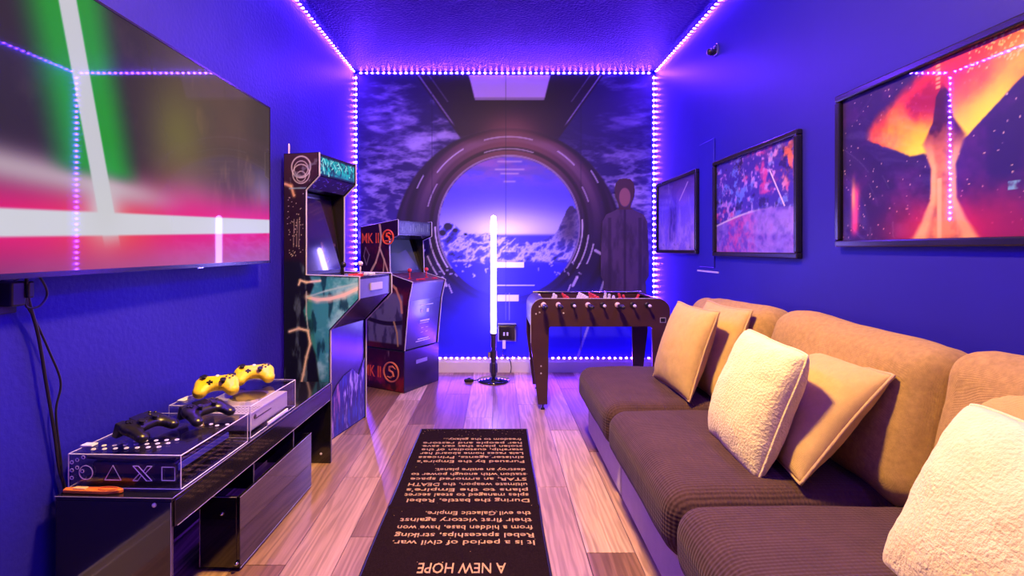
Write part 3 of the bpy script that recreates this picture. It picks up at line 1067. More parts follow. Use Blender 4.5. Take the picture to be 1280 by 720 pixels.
# ================================================================== RUG
RX0, RX1, RY0, RY1 = -0.462, 0.182, 1.20, 3.03
rug = thing('runner_rug', 'dark runner rug printed with tan lettering on the plank floor', 'rug', ((RX0 + RX1) / 2, (RY0 + RY1) / 2, 0.0))
nx, ny = 16, 120
m = MB()
vs = []
for j in range(ny + 1):
    for i in range(nx + 1):
        yy = RY0 + (RY1 - RY0) * j / ny
        crease = 0.004 * math.exp(-((yy - 2.115) / 0.012) ** 2)
        wob = 0.002 * math.sin(yy * 9.0)
        vs.append((RX0 + (RX1 - RX0) * i / nx + wob * 0.6, yy, 0.008 + crease))
fs = [(j * (nx + 1) + i, j * (nx + 1) + i + 1, (j + 1) * (nx + 1) + i + 1, (j + 1) * (nx + 1) + i) for j in range(ny) for i in range(nx)]
k0 = len(vs)
vs += [(v[0], v[1], 0.0006) for v in vs]
fs += [tuple(k0 + q for q in f[::-1]) for f in fs]
for j in range(ny):
    for i in (0, nx):
        a, b_ = j * (nx + 1) + i, (j + 1) * (nx + 1) + i
        fs.append((a, b_, b_ + k0, a + k0))
for i in range(nx):
    for j in (0, ny):
        a, b_ = j * (nx + 1) + i, j * (nx + 1) + i + 1
        fs.append((a, b_, b_ + k0, a + k0))
m.add(vs, fs)
part('pile', m, M_RUG, rug)
ed = MB()
for xx in (RX0, RX1):
    ed.tube([(xx + 0.002 * 0.6 * math.sin((RY0 + (RY1 - RY0) * j / 60) * 9), RY0 + (RY1 - RY0) * j / 60, 0.005) for j in range(61)], 0.005, 6)
for yy in (RY0, RY1):
    ed.tube([(RX0, yy, 0.005), (RX1, yy, 0.005)], 0.005, 6)
part('bound_edge', ed, M_BLACK, rug)
LINES = [("A NEW HOPE", 1.708, None), ("It is a period of civil war.", 1.858, .535), ("Rebel spaceships, striking", 1.906, .535),
         ("from a hidden base, have won", 1.959, .535), ("their first victory against", 2.012, .535), ("the evil Galactic Empire.", 2.065, .44),
         ("During the battle, Rebel", 2.169, .535), ("spies managed to steal secret", 2.218, .555), ("plans to the Empire's", 2.264, .555),
         ("ultimate weapon, the DEATH", 2.317, .555), ("STAR, an armored space", 2.371, .555), ("station with enough power to", 2.421, .56),
         ("destroy an entire planet.", 2.473, .45), ("Pursued by the Empire's", 2.566, .555), ("sinister agents, Princess", 2.618, .555),
         ("Leia races home aboard her", 2.669, .555), ("starship, custodian of the", 2.718, .555), ("stolen plans that can save", 2.765, .555),
         ("her people and restore", 2.811, .56), ("freedom to the galaxy...", 2.867, .45)]
for txt, yc, wd in LINES:
    if txt.startswith('A NEW'):
        t_ = text_mb(txt, 0.078, (0.032, yc + 0.028, 0.0086), (-1, 0, 0), (0, -1, 0), width=0.305, bold=0.0006)
    else:
        t_ = text_mb(txt, 0.041, (0.142, yc + 0.013, 0.0086), (-1, 0, 0), (0, -1, 0), width=wd, bold=0.0003)
    part('lettering', t_, M_RUGTEXT, rug, kind='stuff')
dots = MB()
rs = np.random.RandomState(3)
for k in range(150):
    cx, cy = rs.uniform(RX0 + .02, RX1 - .02), rs.uniform(RY0 + .02, RY1 - .02)
    if k > 100:
        cy = RY1 - abs(rs.normal(0, .05)) - .01
    r_ = rs.uniform(.0012, .0026)
    dots.add([(cx + r_ * math.cos(t), cy + r_ * math.sin(t), 0.0092 + 0.004 * math.exp(-((cy - 2.115) / 0.012) ** 2)) for t in np.linspace(0, 2 * math.pi, 7)[:-1]], [tuple(range(6))])
part('star_specks', dots, M_RUGTEXT, rug, kind='stuff')

# ================================================================== SOFA
SEATS = [(2.18, 2.97), (1.38, 2.18), (0.58, 1.38), (-0.22, 0.58)]
sofa = thing('sectional_sofa', 'long tan sectional sofa with brown waffle seat covers along the blue wall', 'sofa', (0.98, 1.38, 0))
for k, (y0, y1) in enumerate(SEATS):
    part('base', bevel_mb(MB().box(0.545, 1.38, y0 + .004, y1 - .004, 0.015, 0.235), 0.015, 3), M_SOFA, sofa, smooth=False)
    part('seat_cushion', soft_box(0.865, (y0 + y1) / 2, 0.315, 0.77, (y1 - y0) + 0.008, 0.20, 0.075, n=26, crown=0.022, noise=0.006, seed=k + 1, freq=5), M_SEAT, sofa)
    part('back_frame', bevel_mb(MB().box(1.30, 1.40, y0 + .004, y1 - .004, 0.2, 0.62), 0.02, 3), M_SOFA, sofa)
    for fx in (0.62, 1.33):
        for fy in (y0 + .06, y1 - .06):
            part('foot', MB().lathe([(0.02, 0), (0.024, 0.016)], (fx, fy, 0), 'z', 12), M_BLACK, sofa)
    c = soft_box(0, 0, 0, 0.19, (y1 - y0) + 0.02, 0.47, 0.085, n=24, crown=0.035, noise=0.014, seed=k + 9, freq=5.5, crown_axis=0)
    ztop = [0.0, 0.015, 0.02, 0.0][k]
    Mx = Matrix.Translation((1.205, (y0 + y1) / 2 - [.03, .08, .09, .09][k], 0.605 + ztop)) @ Matrix.Rotation(math.radians(13), 4, 'Y') @ Matrix.Rotation(math.radians([-2, 1.5, -1.5, 0][k]), 4, 'X')
    c.xf(Mx)
    part('back_cushion', c, M_BACK, sofa)

def pillow_mesh(size, thick, n=26, pinch=0.07, noise=0.010, seed=0, fluffy=False):
    """square throw pillow lying in the local x-y plane, seam at z = 0"""
    g = np.linspace(-1, 1, n + 1)
    A, B = np.meshgrid(g, g, indexing='ij')
    a, b_ = A.ravel(), B.ravel()
    rnd = 0.045 if fluffy else 0.02
    wv_ = (fbm2(a, b_, 1.7, 3, seed + 40) - .5) * 0.05
    X = (a * (1 - pinch * (1 - b_ ** 2) - rnd * np.abs(a * b_) ** 6) + wv_) * size / 2
    Y = (b_ * (1 - pinch * (1 - a ** 2) - rnd * np.abs(a * b_) ** 6) + wv_[::-1]) * size / 2
    prof = np.clip((1 - np.abs(a) ** 2.2) * (1 - np.abs(b_) ** 2.2), 0, 1) ** (0.42 if fluffy else 0.5)
    nz = fbm2(a, b_, 2.3, 4, seed) - .5
    wr = np.clip(1 - prof, 0, 1) * 0.5 + 0.5
    H = prof * thick / 2
    top = H + nz * noise * 2 * wr * (prof > 0) * np.minimum(1, prof * 3)
    nz2 = fbm2(a, b_, 2.1, 4, seed + 5) - .5
    bot = -H + nz2 * noise * np.minimum(1, prof * 3)
    N1 = n + 1
    vs = [(x, y, z) for x, y, z in zip(X, Y, top)]
    fs = []
    bi = {}
    for i in range(N1):
        for j in range(N1):
            q = i * N1 + j
            if i in (0, n) or j in (0, n):
                bi[q] = q
            else:
                bi[q] = len(vs)
                vs.append((X[q], Y[q], bot[q]))
    for i in range(n):
        for j in range(n):
            q = (i * N1 + j, (i + 1) * N1 + j, (i + 1) * N1 + j + 1, i * N1 + j + 1)
            fs.append(q)
            fs.append(tuple(bi[t] for t in q[::-1]))
    mb = MB()
    mb.v, mb.f, mb.smooth = vs, fs, True
    ring = [i * N1 for i in range(N1)] + [n * N1 + j for j in range(1, N1)] + [i * N1 + n for i in range(n - 1, -1, -1)] + [j for j in range(n - 1, 0, -1)]
    rp = [vs[q] for q in ring]
    rp.append(rp[0])
    return mb, rp

def pillow(name, label, c, size, thick, lean, yaw, roll, mat, piping, seed, fluffy=False):
    """lean: degrees the top falls back; face looks towards -X before yaw"""
    mb, rim = pillow_mesh(size, thick, seed=seed, noise=0.022 if fluffy else 0.014, n=40, pinch=0.04 if fluffy else 0.07, fluffy=fluffy)
    # local x -> along Y, local y -> up, local z -> -X
    B = Matrix(((0, 0, -1, 0), (-1, 0, 0, 0), (0, 1, 0, 0), (0, 0, 0, 1)))
    Mx = Matrix.Translation(c) @ Matrix.Rotation(math.radians(yaw), 4, 'Z') @ Matrix.Rotation(math.radians(lean), 4, 'Y') @ Matrix.Rotation(math.radians(roll), 4, 'X') @ B
    mb.xf(Mx)
    lowest = min(v[2] for v in mb.v)
    t = thing(name, label, 'pillow', (c[0], c[1], lowest))
    part('cover', mb, mat, t)
    if piping:
        p = MB().tube([Mx @ Vector(q) for q in rim], 0.0048, 6, caps=False)
        p.smooth = True
        part('piping', p, M_PIPING, t)
    else:
        p = MB().tube([Mx @ Vector(q) for q in rim], 0.004, 6, caps=False)
        p.smooth = True
        part('seam', p, mat, t)
    return t

pillow('throw_pillow', 'tan piped throw pillow at the table end of the sofa, in front of its twin', (0.910, 2.42, 0.628), 0.43, 0.15, 19, 4, 0, M_TAN, True, 1)
pillow('throw_pillow', 'tan piped throw pillow tucked behind another tan one at the sofa end', (1.050, 2.41, 0.632), 0.44, 0.13, 20, 2, 0, M_TAN, True, 2)
pillow('plush_pillow', 'cream plush pillow leaning on a tan pillow in the middle of the sofa', (0.866, 1.68, 0.608), 0.42, 0.16, 20, -3, 2, M_FLUFF, False, 3, True)
pillow('throw_pillow', 'tan piped pillow slumped behind a cream plush pillow in the middle', (1.010, 1.60, 0.596), 0.41, 0.14, 38, -6, 0, M_TAN, True, 4)
pillow('plush_pillow', 'big cream plush pillow hiding a tan pillow behind it on the sofa', (0.945, 0.880, 0.585), 0.42, 0.20, 27, 2, 2, M_FLUFF, False, 5, True)
pillow('throw_pillow', 'tan pillow almost hidden behind the big cream plush pillow', (1.125, 0.98, 0.645), 0.43, 0.13, 18, 0, 0, M_TAN, True, 6)

# ================================================================== ARCADE CABINETS
def cab_frame(corner, th):
    n = Vector((math.cos(th), -math.sin(th), 0))
    w = Vector((math.sin(th), math.cos(th), 0))
    c = Vector((corner[0], corner[1], 0))
    def ax(d, z, e_):
        p = c + n * d + w * e_
        return (p.x, p.y, z)
    return ax, n, w, c

def strip_panel(ax, p, q, e0, e1, th=0.012):
    """flat panel between profile points p and q, spanning the width"""
    dx, dz = q[0] - p[0], q[1] - p[1]
    L = math.hypot(dx, dz)
    nx_, nz_ = -dz / L * th, dx / L * th
    return MB().prism([p, q, (q[0] + nx_, q[1] + nz_), (p[0] + nx_, p[1] + nz_)], e0, e1, ax)

def panel_print(ax, p, q, e0, e1, off, nu, nv, fn):
    """print lying on the panel p->q (u along width, v along p->q), lifted by off"""
    dx, dz = q[0] - p[0], q[1] - p[1]
    L = math.hypot(dx, dz)
    nx_, nz_ = dz / L * off, -dx / L * off
    o = Vector(ax(p[0] + nx_, p[1] + nz_, e0))
    eu = (Vector(ax(p[0], p[1], e1)) - Vector(ax(p[0], p[1], e0))).normalized()
    ev = (Vector(ax(q[0], q[1], e0)) - Vector(ax(p[0], p[1], e0))).normalized()
    return print_grid(o, eu, ev, e1 - e0, L, nu, nv, lambda U, V: fn(U / (e1 - e0), V / L))

def joystick(parent, ax, d, z, e_, ball):
    p = Vector(ax(d, z, e_))
    part('joystick', join(MB().lathe([(0.018, 0), (0.015, 0.006)], p, 'z', 12), MB().tube([p, p + Vector((0, 0, .055))], 0.005, 8),
         MB().lathe([(0.004, .050), (0.014, .055), (0.018, .066), (0.014, .078), (0.003, .083)], p, 'z', 12)), ball, parent, smooth=True)

def buttons(parent, ax, d, z, e_, rows, mat):
    for i in range(rows):
        for j in range(2):
            p = Vector(ax(d - j * .035, z, e_ + i * .035))
            part('button', MB().lathe([(0.014, 0), (0.014, .004), (0.010, .008), (.009, .006)], p, 'z', 12), mat, parent)

# ---------- teal upright cabinet beside the console
CT = math.radians(13.0)
ax, nn, wv, cc = cab_frame((-0.958, 2.844), CT)
W = 0.44
prof = [(-0.300, 0.0), (0.0, 0.0), (0.0, 0.643), (0.181, 0.824), (0.181, 0.95), (-0.158, 0.955), (-0.158, 1.453), (-0.0725, 1.531), (-0.0725, 1.667), (-0.300, 1.667)]
cab = thing('arcade_cabinet', 'tall arcade cabinet with teal side art and glowing teal marquee', 'arcade cabinet', ax(-0.15, 0, W / 2))
for e0 in (0.0, W - 0.018):
    sp = part('side_panel', MB().prism(prof, e0, e0 + 0.018, ax), M_CAB, cab)
    ring_pts = [Vector(ax(a, b_, e0 + 0.009)) for a, b_ in prof[1:9]]
    tm = MB()
    for i in range(len(ring_pts) - 1):
        tm.tube([ring_pts[i], ring_pts[i + 1]], 0.0055, 6)
    part('edge_moulding', tm, M_TRIM, sp)
I0, I1 = 0.018, W - 0.018
part('back_panel', MB().prism([(-0.300, 0), (-0.288, 0), (-0.288, 1.66), (-0.300, 1.66)], I0, I1, ax), M_CAB, cab)
part('top_panel', MB().prism([(-0.29, 1.652), (-0.08, 1.652), (-0.08, 1.664), (-0.29, 1.664)], I0, I1, ax), M_CAB, cab)
lp = part('lower_front_panel', strip_panel(ax, (-0.008, 0.0), (-0.008, 0.643), I0, I1), principled('glossy_navy_panel', (0.03, 0.028, 0.10), rough=0.25, spec=0.6, vary=0.2), cab)
part('slope_panel', strip_panel(ax, (-0.006, 0.643), (0.172, 0.822), I0, I1), M_CAB, cab)
cf = part('control_front', strip_panel(ax, (0.174, 0.824), (0.174, 0.948), I0, I1), principled('blue_control_front', (0.10, 0.09, 0.22), rough=0.3, vary=0.25, vary_scale=9), cab)
part('coin_plate', MB().prism([(0.1745, 0.862), (0.183, 0.862), (0.183, 0.905), (0.1745, 0.905)], 0.15, 0.30, ax), M_TRIM, cf)
part('control_deck', MB().prism([(-0.20, 0.936), (0.174, 0.934), (0.174, 0.948), (-0.20, 0.950)], I0, I1, ax), M_BLACKGLOSS, cab)
sc_ = part('screen_bezel', strip_panel(ax, (-0.170, 0.952), (-0.255, 1.452), I0, I1), M_BLACK, cab)
def scr1(u, v):
    n = fbm2(u, v, 5, 4, 3)
    C = np.tile(rgb(44, 28, 44), (len(u), 1))
    C = mixc(C, rgb(20, 14, 26), sst(.5, .35, v))
    return mixc(C, rgb(92, 70, 84), sst(.58, .66, n) * sst(.5, .3, v))  # pale blotches: reflection painted onto the dark screen
mb, colr = panel_print(ax, (-0.170, 0.975), (-0.245, 1.43), I0 + .02, I1 - .02, 0.003, 40, 60, scr1)
part('monitor_glass', mb, print_mat('dark_monitor', 0.12, coat=0.6), sc_, colors=colr)
mq = part('marquee_box', MB().prism([(-0.28, 1.46), (-0.16, 1.465), (-0.080, 1.535), (-0.080, 1.655), (-0.28, 1.655)], I0, I1, ax), M_CAB, cab)
def marq(u, v):
    n = fbm2(u * 4, v, 5, 4, 6)
    C = np.tile(rgb(6, 60, 96), (len(u), 1))
    C = mixc(C, rgb(20, 196, 206), sst(.40, .58, n) * .9)
    C = mixc(C, rgb(8, 130, 190), sst(.4, .0, v) * .5)
    ed = np.minimum(np.minimum(u, 1 - u) * 4, np.minimum(v, 1 - v))
    C = mixc(C, rgb(4, 24, 60), sst(.12, .04, ed) * .8)
    rs = np.random.RandomState(8)
    for k in range(26):
        a0, b0 = rs.uniform(.03, .97), rs.uniform(.1, .9)
        a1, b1 = a0 + rs.uniform(-.05, .05), b0 + rs.uniform(-.5, .5)
        C = mixc(C, rgb(170, 250, 250), sst(.05, .02, seg_dist(u * 4, v, a0 * 4, b0, a1 * 4, b1)) * .85)
    return C
mb, colr = panel_print(ax, (-0.080, 1.540), (-0.080, 1.652), I0, I1, 0.004, 150, 40, marq)
part('lit_marquee', mb, print_mat('marquee_backlit', 0.2, emit=0.9), mq, colors=colr)
def under(u, v):
    n = fbm2(u * 4, v, 4, 4, 16)
    C = np.tile(rgb(26, 16, 60), (len(u), 1))
    C = mixc(C, rgb(96, 40, 70), sst(.55, .7, n) * .7)
    rs = np.random.RandomState(18)
    for k in range(22):
        a0, b0 = rs.uniform(.03, .97), rs.uniform(.1, .9)
        C = mixc(C, rgb(170, 170, 240), sst(.03, .01, seg_dist(u * 3, v, a0 * 3, b0, a0 * 3 + rs.uniform(-.3, .3), b0 + rs.uniform(-.15, .15))) * .85)
    return C
mb, colr = panel_print(ax, (-0.158, 1.466), (-0.081, 1.533), I0, I1, 0.003, 120, 30, under)
part('speaker_panel', mb, print_mat('speaker_panel_print', 0.3), mq, colors=colr)
# side art on the panel that faces the sofa end of the room
def side_teal(U, V):
    d = U - 0.300
    z = V
    n = fbm2(d, z, 9, 5, 3)
    n2 = fbm2(d * 2, z * .6, 14, 4, 9)
    C = np.tile(rgb(40, 22, 28), (len(d), 1))
    C = mixc(C, rgb(70, 42, 44), sst(1.3, 1.67, z) * (.4 + .6 * n))
    # teal landscape
    tl = sst(.985, .93, z)
    TC = np.tile(rgb(60, 158, 150), (len(d), 1))
    TC = mixc(TC, rgb(170, 235, 220), sst(.46, .62, n) * .8)
    TC = mixc(TC, rgb(14, 52, 60), sst(.50, .36, n2) * .8)
    TC = mixc(TC, rgb(16, 26, 32), sst(.45, .05, z))
    C = mixc(C, TC, tl)
    # dark smooth machine shape with light seams
    edge = np.interp(z, [0, .3, .5, .62, .75, .9, 1.0, 1.05], [-.02, -.06, -.09, -.14, -.17, -.10, -.16, -.2])
    body = sst(edge + .01, edge - .01, d) * sst(1.06, 1.02, z)
    BC = np.tile(rgb(22, 24, 30), (len(d), 1))
    BC = mixc(BC, rgb(130, 160, 180), sst(.55, .68, fbm2(d * 2.2, z * .7, 11, 4, 20)) * .55)
    C = mixc(C, BC, body)
    def line(pts_, w_, c, k=1.0):
        nonlocal C
        for (p_, q_) in zip(pts_[:-1], pts_[1:]):
            dd = seg_dist(d, z, p_[0], p_[1], q_[0], q_[1])
            C = mixc(C, c, sst(w_ * 3.2, w_, dd) * .45 * k)
            C = mixc(C, c, sst(w_ * 1.2, w_ * .7, dd) * k)
    cream = rgb(250, 228, 190)
    line([(-.145, .83), (-.08, .815), (0.0, .822), (.09, .845), (.178, .885)], .010, cream)
    line([(-.145, .83), (-.02, .868), (.178, .915)], .004, rgb(180, 225, 205), .7)
    line([(-.20, .90), (-.19, .925), (-.15, .915), (-.06, .925)], .005, cream)
    line([(-.262, .625), (-.20, .645), (-.14, .635)], .006, cream)
    line([(-.14, .635), (-.125, .56), (-.15, .48), (-.17, .38), (-.20, .26)], .006, cream)
    line([(-.15, .86), (-.15, .73), (-.14, .65)], .003, rgb(210, 215, 210), .7)
    # arcs of light near the top
    for (cx_, cz_, r_, w_) in ((-.185, 1.585, .062, .0032), (-.185, 1.575, .045, .002), (-.185, 1.545, .055, .0025), (-.185, 1.53, .03, .002)):
        rr = np.abs(np.hypot(d - cx_, (z - cz_)) - r_)
        C = mixc(C, rgb(225, 220, 205), sst(w_ * 2, w_ * .6, rr) * .8)
    C = mixc(C, rgb(130, 140, 146), sst(.62, .7, fbm2(d, z, 24, 3, 30)) * sst(1.45, 1.50, z) * sst(1.66, 1.6, z) * .6)
    line([(-.292, 1.49), (-.25, 1.475), (-.232, 1.42)], .007, rgb(240, 190, 130), .8)
    line([(-.26, 1.462), (-.13, 1.462)], .003, rgb(150, 200, 200), .7)
    rs = np.random.RandomState(2)
    for k in range(60):
        a0, b0 = rs.uniform(-.29, -.17), rs.uniform(1.06, 1.44)
        C = mixc(C, rgb(240, 225, 205), sst(.004, .0015, np.hypot(d - a0, z - b0)) * .9)
    for a0 in (-.235, -.215, -.2):
        line([(a0, 1.12), (a0 + .005, 1.28)], .0015, rgb(210, 195, 180), .6)
    return C
inset = [(p[0] + 0.300, p[1]) for p in [(-0.298, 0.004), (-0.004, 0.004), (-0.004, 0.645), (0.177, 0.826), (0.177, 0.947), (-0.162, 0.951), (-0.162, 1.455), (-0.0765, 1.533), (-0.0765, 1.664), (-0.298, 1.664)]]
mb, colr = print_grid(ax(-0.300, 0, -0.0012), nn, (0, 0, 1), 0.482, 1.667, 140, 470, side_teal, mask=in_poly(inset))
part('side_art', mb, print_mat('teal_side_print', 0.3, coat=0.3), cab, colors=colr)
def front_art(u, v):
    n = fbm2(u * 3, v * .6, 6, 5, 2)
    C = np.tile(rgb(40, 36, 110), (len(u), 1))
    C = mixc(C, rgb(190, 180, 235), sst(.52, .64, n))
    C = mixc(C, rgb(40, 70, 180), sst(.5, .38, n) * .8)
    C = mixc(C, rgb(150, 80, 150), np.exp(-((u - .15) / .12) ** 2) * sst(.5, .6, n) * .8)
    return C
def art_mask(u, v):
    h = np.interp(u / (I1 - I0), [0, .15, .35, .6, .8, 1.0], [.24, .30, .34, .36, .30, .40])
    return v < h
mb, colr = panel_print(ax, (-0.006, 0.01), (-0.006, 0.55), I0 + .002, I1 - .002, 0.003, 100, 130, front_art)
uv_keep = []
keep = MB()
cols = []
P0 = Vector(ax(-0.006, 0.01, I0))
for f in mb.f:
    c_ = sum((Vector(mb.v[i]) for i in f), Vector()) / 4
    u_ = (c_ - P0).dot(wv)
    if art_mask(np.array([u_]), np.array([c_.z]))[0]:
        keep.f.append(f)
keep.v = mb.v
part('front_art', keep, print_mat('front_art_print', 0.35, coat=0.3), lp, colors=colr)
for (dd, ee, bm_) in ((0.03, 0.10, M_BLACK), (0.03, 0.30, M_PINKW)):
    joystick(cab, ax, dd, 0.949, ee, bm_)
buttons(cab, ax, 0.08, 0.949, 0.15, 3, M_RED)
buttons(cab, ax, 0.08, 0.949, 0.34, 2, M_WHITE)
single('antenna_stub', MB().lathe([(0.005, 0), (0.005, 0.05), (0.003, 0.062)], ax(-0.28, 1.667, 0.02), 'z', 10), M_PINKW, 'short pale rod standing on top of the teal arcade cabinet', 'rod')

# ---------- second cabinet in the corner
ax2, n2_, w2_, c2_ = cab_frame((-0.711, 3.80), math.radians(30))
W2 = 0.437
prof2 = [(-0.455, 0.325), (0.0, 0.325), (0.042, 0.707), (0.080, 0.854), (-0.145, 0.909), (-0.155, 1.18), (-0.064, 1.214), (-0.064, 1.335), (-0.455, 1.285)]
c2 = thing('arcade_cabinet', 'shorter arcade cabinet lettered MKII standing on a riser by the mural', 'arcade cabinet', ax2(-0.2, 0, W2 / 2))
rz = part('riser', bevel_mb(MB().prism([(-0.455, 0.0), (0.004, 0.0), (0.004, 0.32), (-0.455, 0.32)], -0.002, W2 + .002, ax2), 0.003, 1), M_CAB, c2)
M_MAROON = principled('maroon_cabinet_print', (0.05, 0.012, 0.018), rough=0.3, vary=0.4, vary_scale=12)
for e0 in (0.0, W2 - 0.016):
    sp = part('side_panel', MB().prism(prof2, e0, e0 + 0.016, ax2), M_CAB, c2)
    rp_ = [Vector(ax2(a, b_, e0 + 0.008)) for a, b_ in prof2[1:9]]
    tm = MB()
    for i in range(len(rp_) - 1):
        tm.tube([rp_[i], rp_[i + 1]], 0.0045, 6)
    part('edge_moulding', tm, M_TRIM, sp)
J0, J1 = 0.016, W2 - 0.016
part('back_panel', MB().prism([(-0.455, .33), (-0.445, .33), (-0.445, 1.28), (-0.455, 1.28)], J0, J1, ax2), M_CAB, c2)
fp = part('front_panel', strip_panel(ax2, (-0.008, 0.326), (0.036, 0.707), J0, J1), principled('satin_navy_panel', (0.05, 0.045, 0.14), rough=0.22, spec=0.7, vary=0.15), c2)
part('control_front', strip_panel(ax2, (0.036, 0.707), (0.073, 0.852), J0, J1), principled('navy_control_front', (0.06, 0.05, 0.15), rough=0.3, vary=0.3), c2)
part('control_deck', MB().prism([(-0.19, 0.905), (0.073, 0.840), (0.073, 0.852), (-0.19, 0.918)], J0, J1, ax2), principled('deck_print', (0.10, 0.03, 0.08), rough=0.3, vary=0.5, vary_scale=25), c2)
b2 = part('screen_bezel', strip_panel(ax2, (-0.160, 0.912), (-0.275, 1.20), J0, J1), M_BLACK, c2)
def scr2(u, v):
    C = np.tile(rgb(84, 80, 150), (len(u), 1))
    C = mixc(C, rgb(150, 140, 205), np.exp(-((u - .35) / .3) ** 2 - ((v - .3) / .4) ** 2) * .6)
    return C
mb, colr = panel_print(ax2, (-0.168, 0.930), (-0.27, 1.185), J0 + .04, J1 - .04, 0.003, 30, 30, scr2)
part('monitor_glass', mb, print_mat('blue_monitor', 0.12, coat=0.6, emit=0.35), b2, colors=colr)
mq2 = part('marquee_box', MB().prism([(-0.40, 1.19), (-0.15, 1.19), (-0.072, 1.216), (-0.072, 1.330), (-0.44, 1.283)], J0, J1, ax2), M_CAB, c2)
def marq2(u, v):
    n = fbm2(u * 4, v, 7, 4, 6)
    C = np.tile(rgb(120, 116, 200), (len(u), 1))
    C = mixc(C, rgb(60, 50, 150), sst(.5, .36, n))
    for k, uu in enumerate((.12, .36, .44, .52, .58, .64, .70, .76, .9)):
        C = mixc(C, rgb(200, 196, 245), (np.abs(u - uu) < .012) * (v > .25) * (v < (.55 + .3 * (k % 3) / 2)) * .8)
    ed = np.minimum(u * 3, np.minimum((1 - u) * 3, np.minimum(v, 1 - v)))
    return mixc(C, rgb(40, 30, 110), sst(.14, .05, ed))
mb, colr = panel_print(ax2, (-0.072, 1.220), (-0.072, 1.328), J0, J1, 0.003, 90, 24, marq2)
part('lit_marquee', mb, print_mat('marquee_two_print', 0.3, emit=0.25), mq2, colors=colr)
def side_dark(U, V):
    d, z = U - 0.455, V + 0.33
    n = fbm2(d, z, 9, 5, 13)
    C = np.tile(rgb(40, 16, 30), (len(d), 1))
    C = mixc(C, rgb(92, 24, 34), sst(.5, .66, n) * .8)
    blue = sst(.80, .76, z + (d + .2) * .15) * sst(.36, .38, z) * sst(-.40, -.37, d) * sst(.015, -.01, d - .03 * (z - .5) + .02)
    BL = mixc(np.tile(rgb(104, 104, 150), (len(d), 1)), rgb(60, 56, 104), sst(.5, .62, fbm2(d * 3, z, 7, 4, 3)))
    C = mixc(C, BL, blue * .9)
    C = mixc(C, rgb(34, 22, 44), sst(.02, .012, np.abs(z - .545 - .02 * np.sin(d * 9))) * blue)
    def line(pts_, w_, c, k=1.0):
        nonlocal C
        for (p_, q_) in zip(pts_[:-1], pts_[1:]):
            dd = seg_dist(d, z, p_[0], p_[1], q_[0], q_[1]) + (n - .5) * w_
            C = mixc(C, c, sst(w_ * 1.3, w_ * .6, dd) * k)
    tan = rgb(214, 190, 150)
    line([(-.25, 1.31), (-.23, 1.20), (-.25, 1.10), (-.29, 1.0), (-.34, .93)], .010, tan, .9)
    line([(-.25, 1.12), (-.20, 1.02), (-.17, .95), (-.15, .90)], .009, tan, .9)
    line([(-.20, 1.03), (-.21, .92)], .007, tan, .8)
    line([(-.40, 1.12), (-.42, 1.05), (-.39, .98), (-.36, 1.06), (-.40, 1.12)], .005, rgb(150, 140, 150), .7)
    line([(-.14, .84), (-.08, .80), (-.03, .70), (-.02, .62)], .012, rgb(205, 150, 110), .9)
    line([(-.14, .84), (-.13, .76), (-.17, .72)], .006, tan, .8)
    line([(-.10, .54), (-.07, .46), (-.06, .36)], .008, rgb(190, 160, 110), .9)
    return C
ins2 = [(p[0] + .455, p[1] - .33) for p in [(-0.452, 0.33), (-0.004, 0.33), (0.037, 0.705), (0.075, 0.850), (-0.149, 0.905), (-0.159, 1.183), (-0.068, 1.217), (-0.068, 1.330), (-0.452, 1.281)]]
mb, colr = print_grid(ax2(-0.455, 0.33, -0.0012), n2_, (0, 0, 1), 0.535, 1.005, 130, 240, side_dark, mask=in_poly(ins2))
part('side_art', mb, print_mat('dark_side_print', 0.3, coat=0.3), c2, colors=colr)
def riser_fn(U, V):
    d, z = U - 0.45, V
    n = fbm2(d, z, 10, 5, 23)
    C = np.tile(rgb(46, 12, 26), (len(d), 1))
    C = mixc(C, rgb(120, 20, 34), sst(.46, .62, n) * sst(.32, .1, z))
    C = mixc(C, rgb(150, 130, 130), sst(.64, .72, fbm2(d * 3, z * .7, 8, 4, 5)) * .7)
    return C
mb, colr = print_grid(ax2(-0.45, 0.006, -0.0034), n2_, (0, 0, 1), 0.45, 0.308, 90, 60, riser_fn)
part('riser_art', mb, print_mat('riser_print', 0.3, coat=0.3), rz, colors=colr)
M_REDPRINT = principled('red_lettering_print', (0.75, 0.10, 0.03), rough=0.4, vary=0.25, vary_scale=30)
part('lettering', text_mb('MK II', 0.115, ax2(-0.438, 1.155, -0.003), n2_, (0, 0, 1), width=0.182, bold=0.0012), M_REDPRINT, c2)
part('lettering', text_mb('MK II', 0.125, ax2(-0.42, 0.095, -0.0055), n2_, (0, 0, 1), width=0.188, bold=0.0012), M_REDPRINT, c2)
def emblem(d, z, r, e_):
    mbx = MB()
    ptsr = [Vector(ax2(d + r * math.cos(t), z + r * math.sin(t), e_)) for t in np.linspace(0, 2 * math.pi, 25)]
    mbx.tube(ptsr, 0.007, 6, caps=False)
    s_ = [Vector(ax2(d + r * a, z + r * b_, e_)) for a, b_ in ((-.55, -.5), (-.1, -.6), (.35, -.35), (.2, 0), (-.25, .15), (-.2, .5), (.2, .6), (.6, .35))]
    mbx.tube(s_, [.004, .008, .010, .009, .010, .010, .008, .003], 6)
    return mbx
part('round_emblem', emblem(-0.160, 1.20, 0.055, -0.003), M_REDPRINT, c2)
part('round_emblem', emblem(-0.125, 0.15, 0.075, -0.006), principled('rust_emblem_print', (0.55, 0.16, 0.10), rough=0.4, vary=0.3), c2)
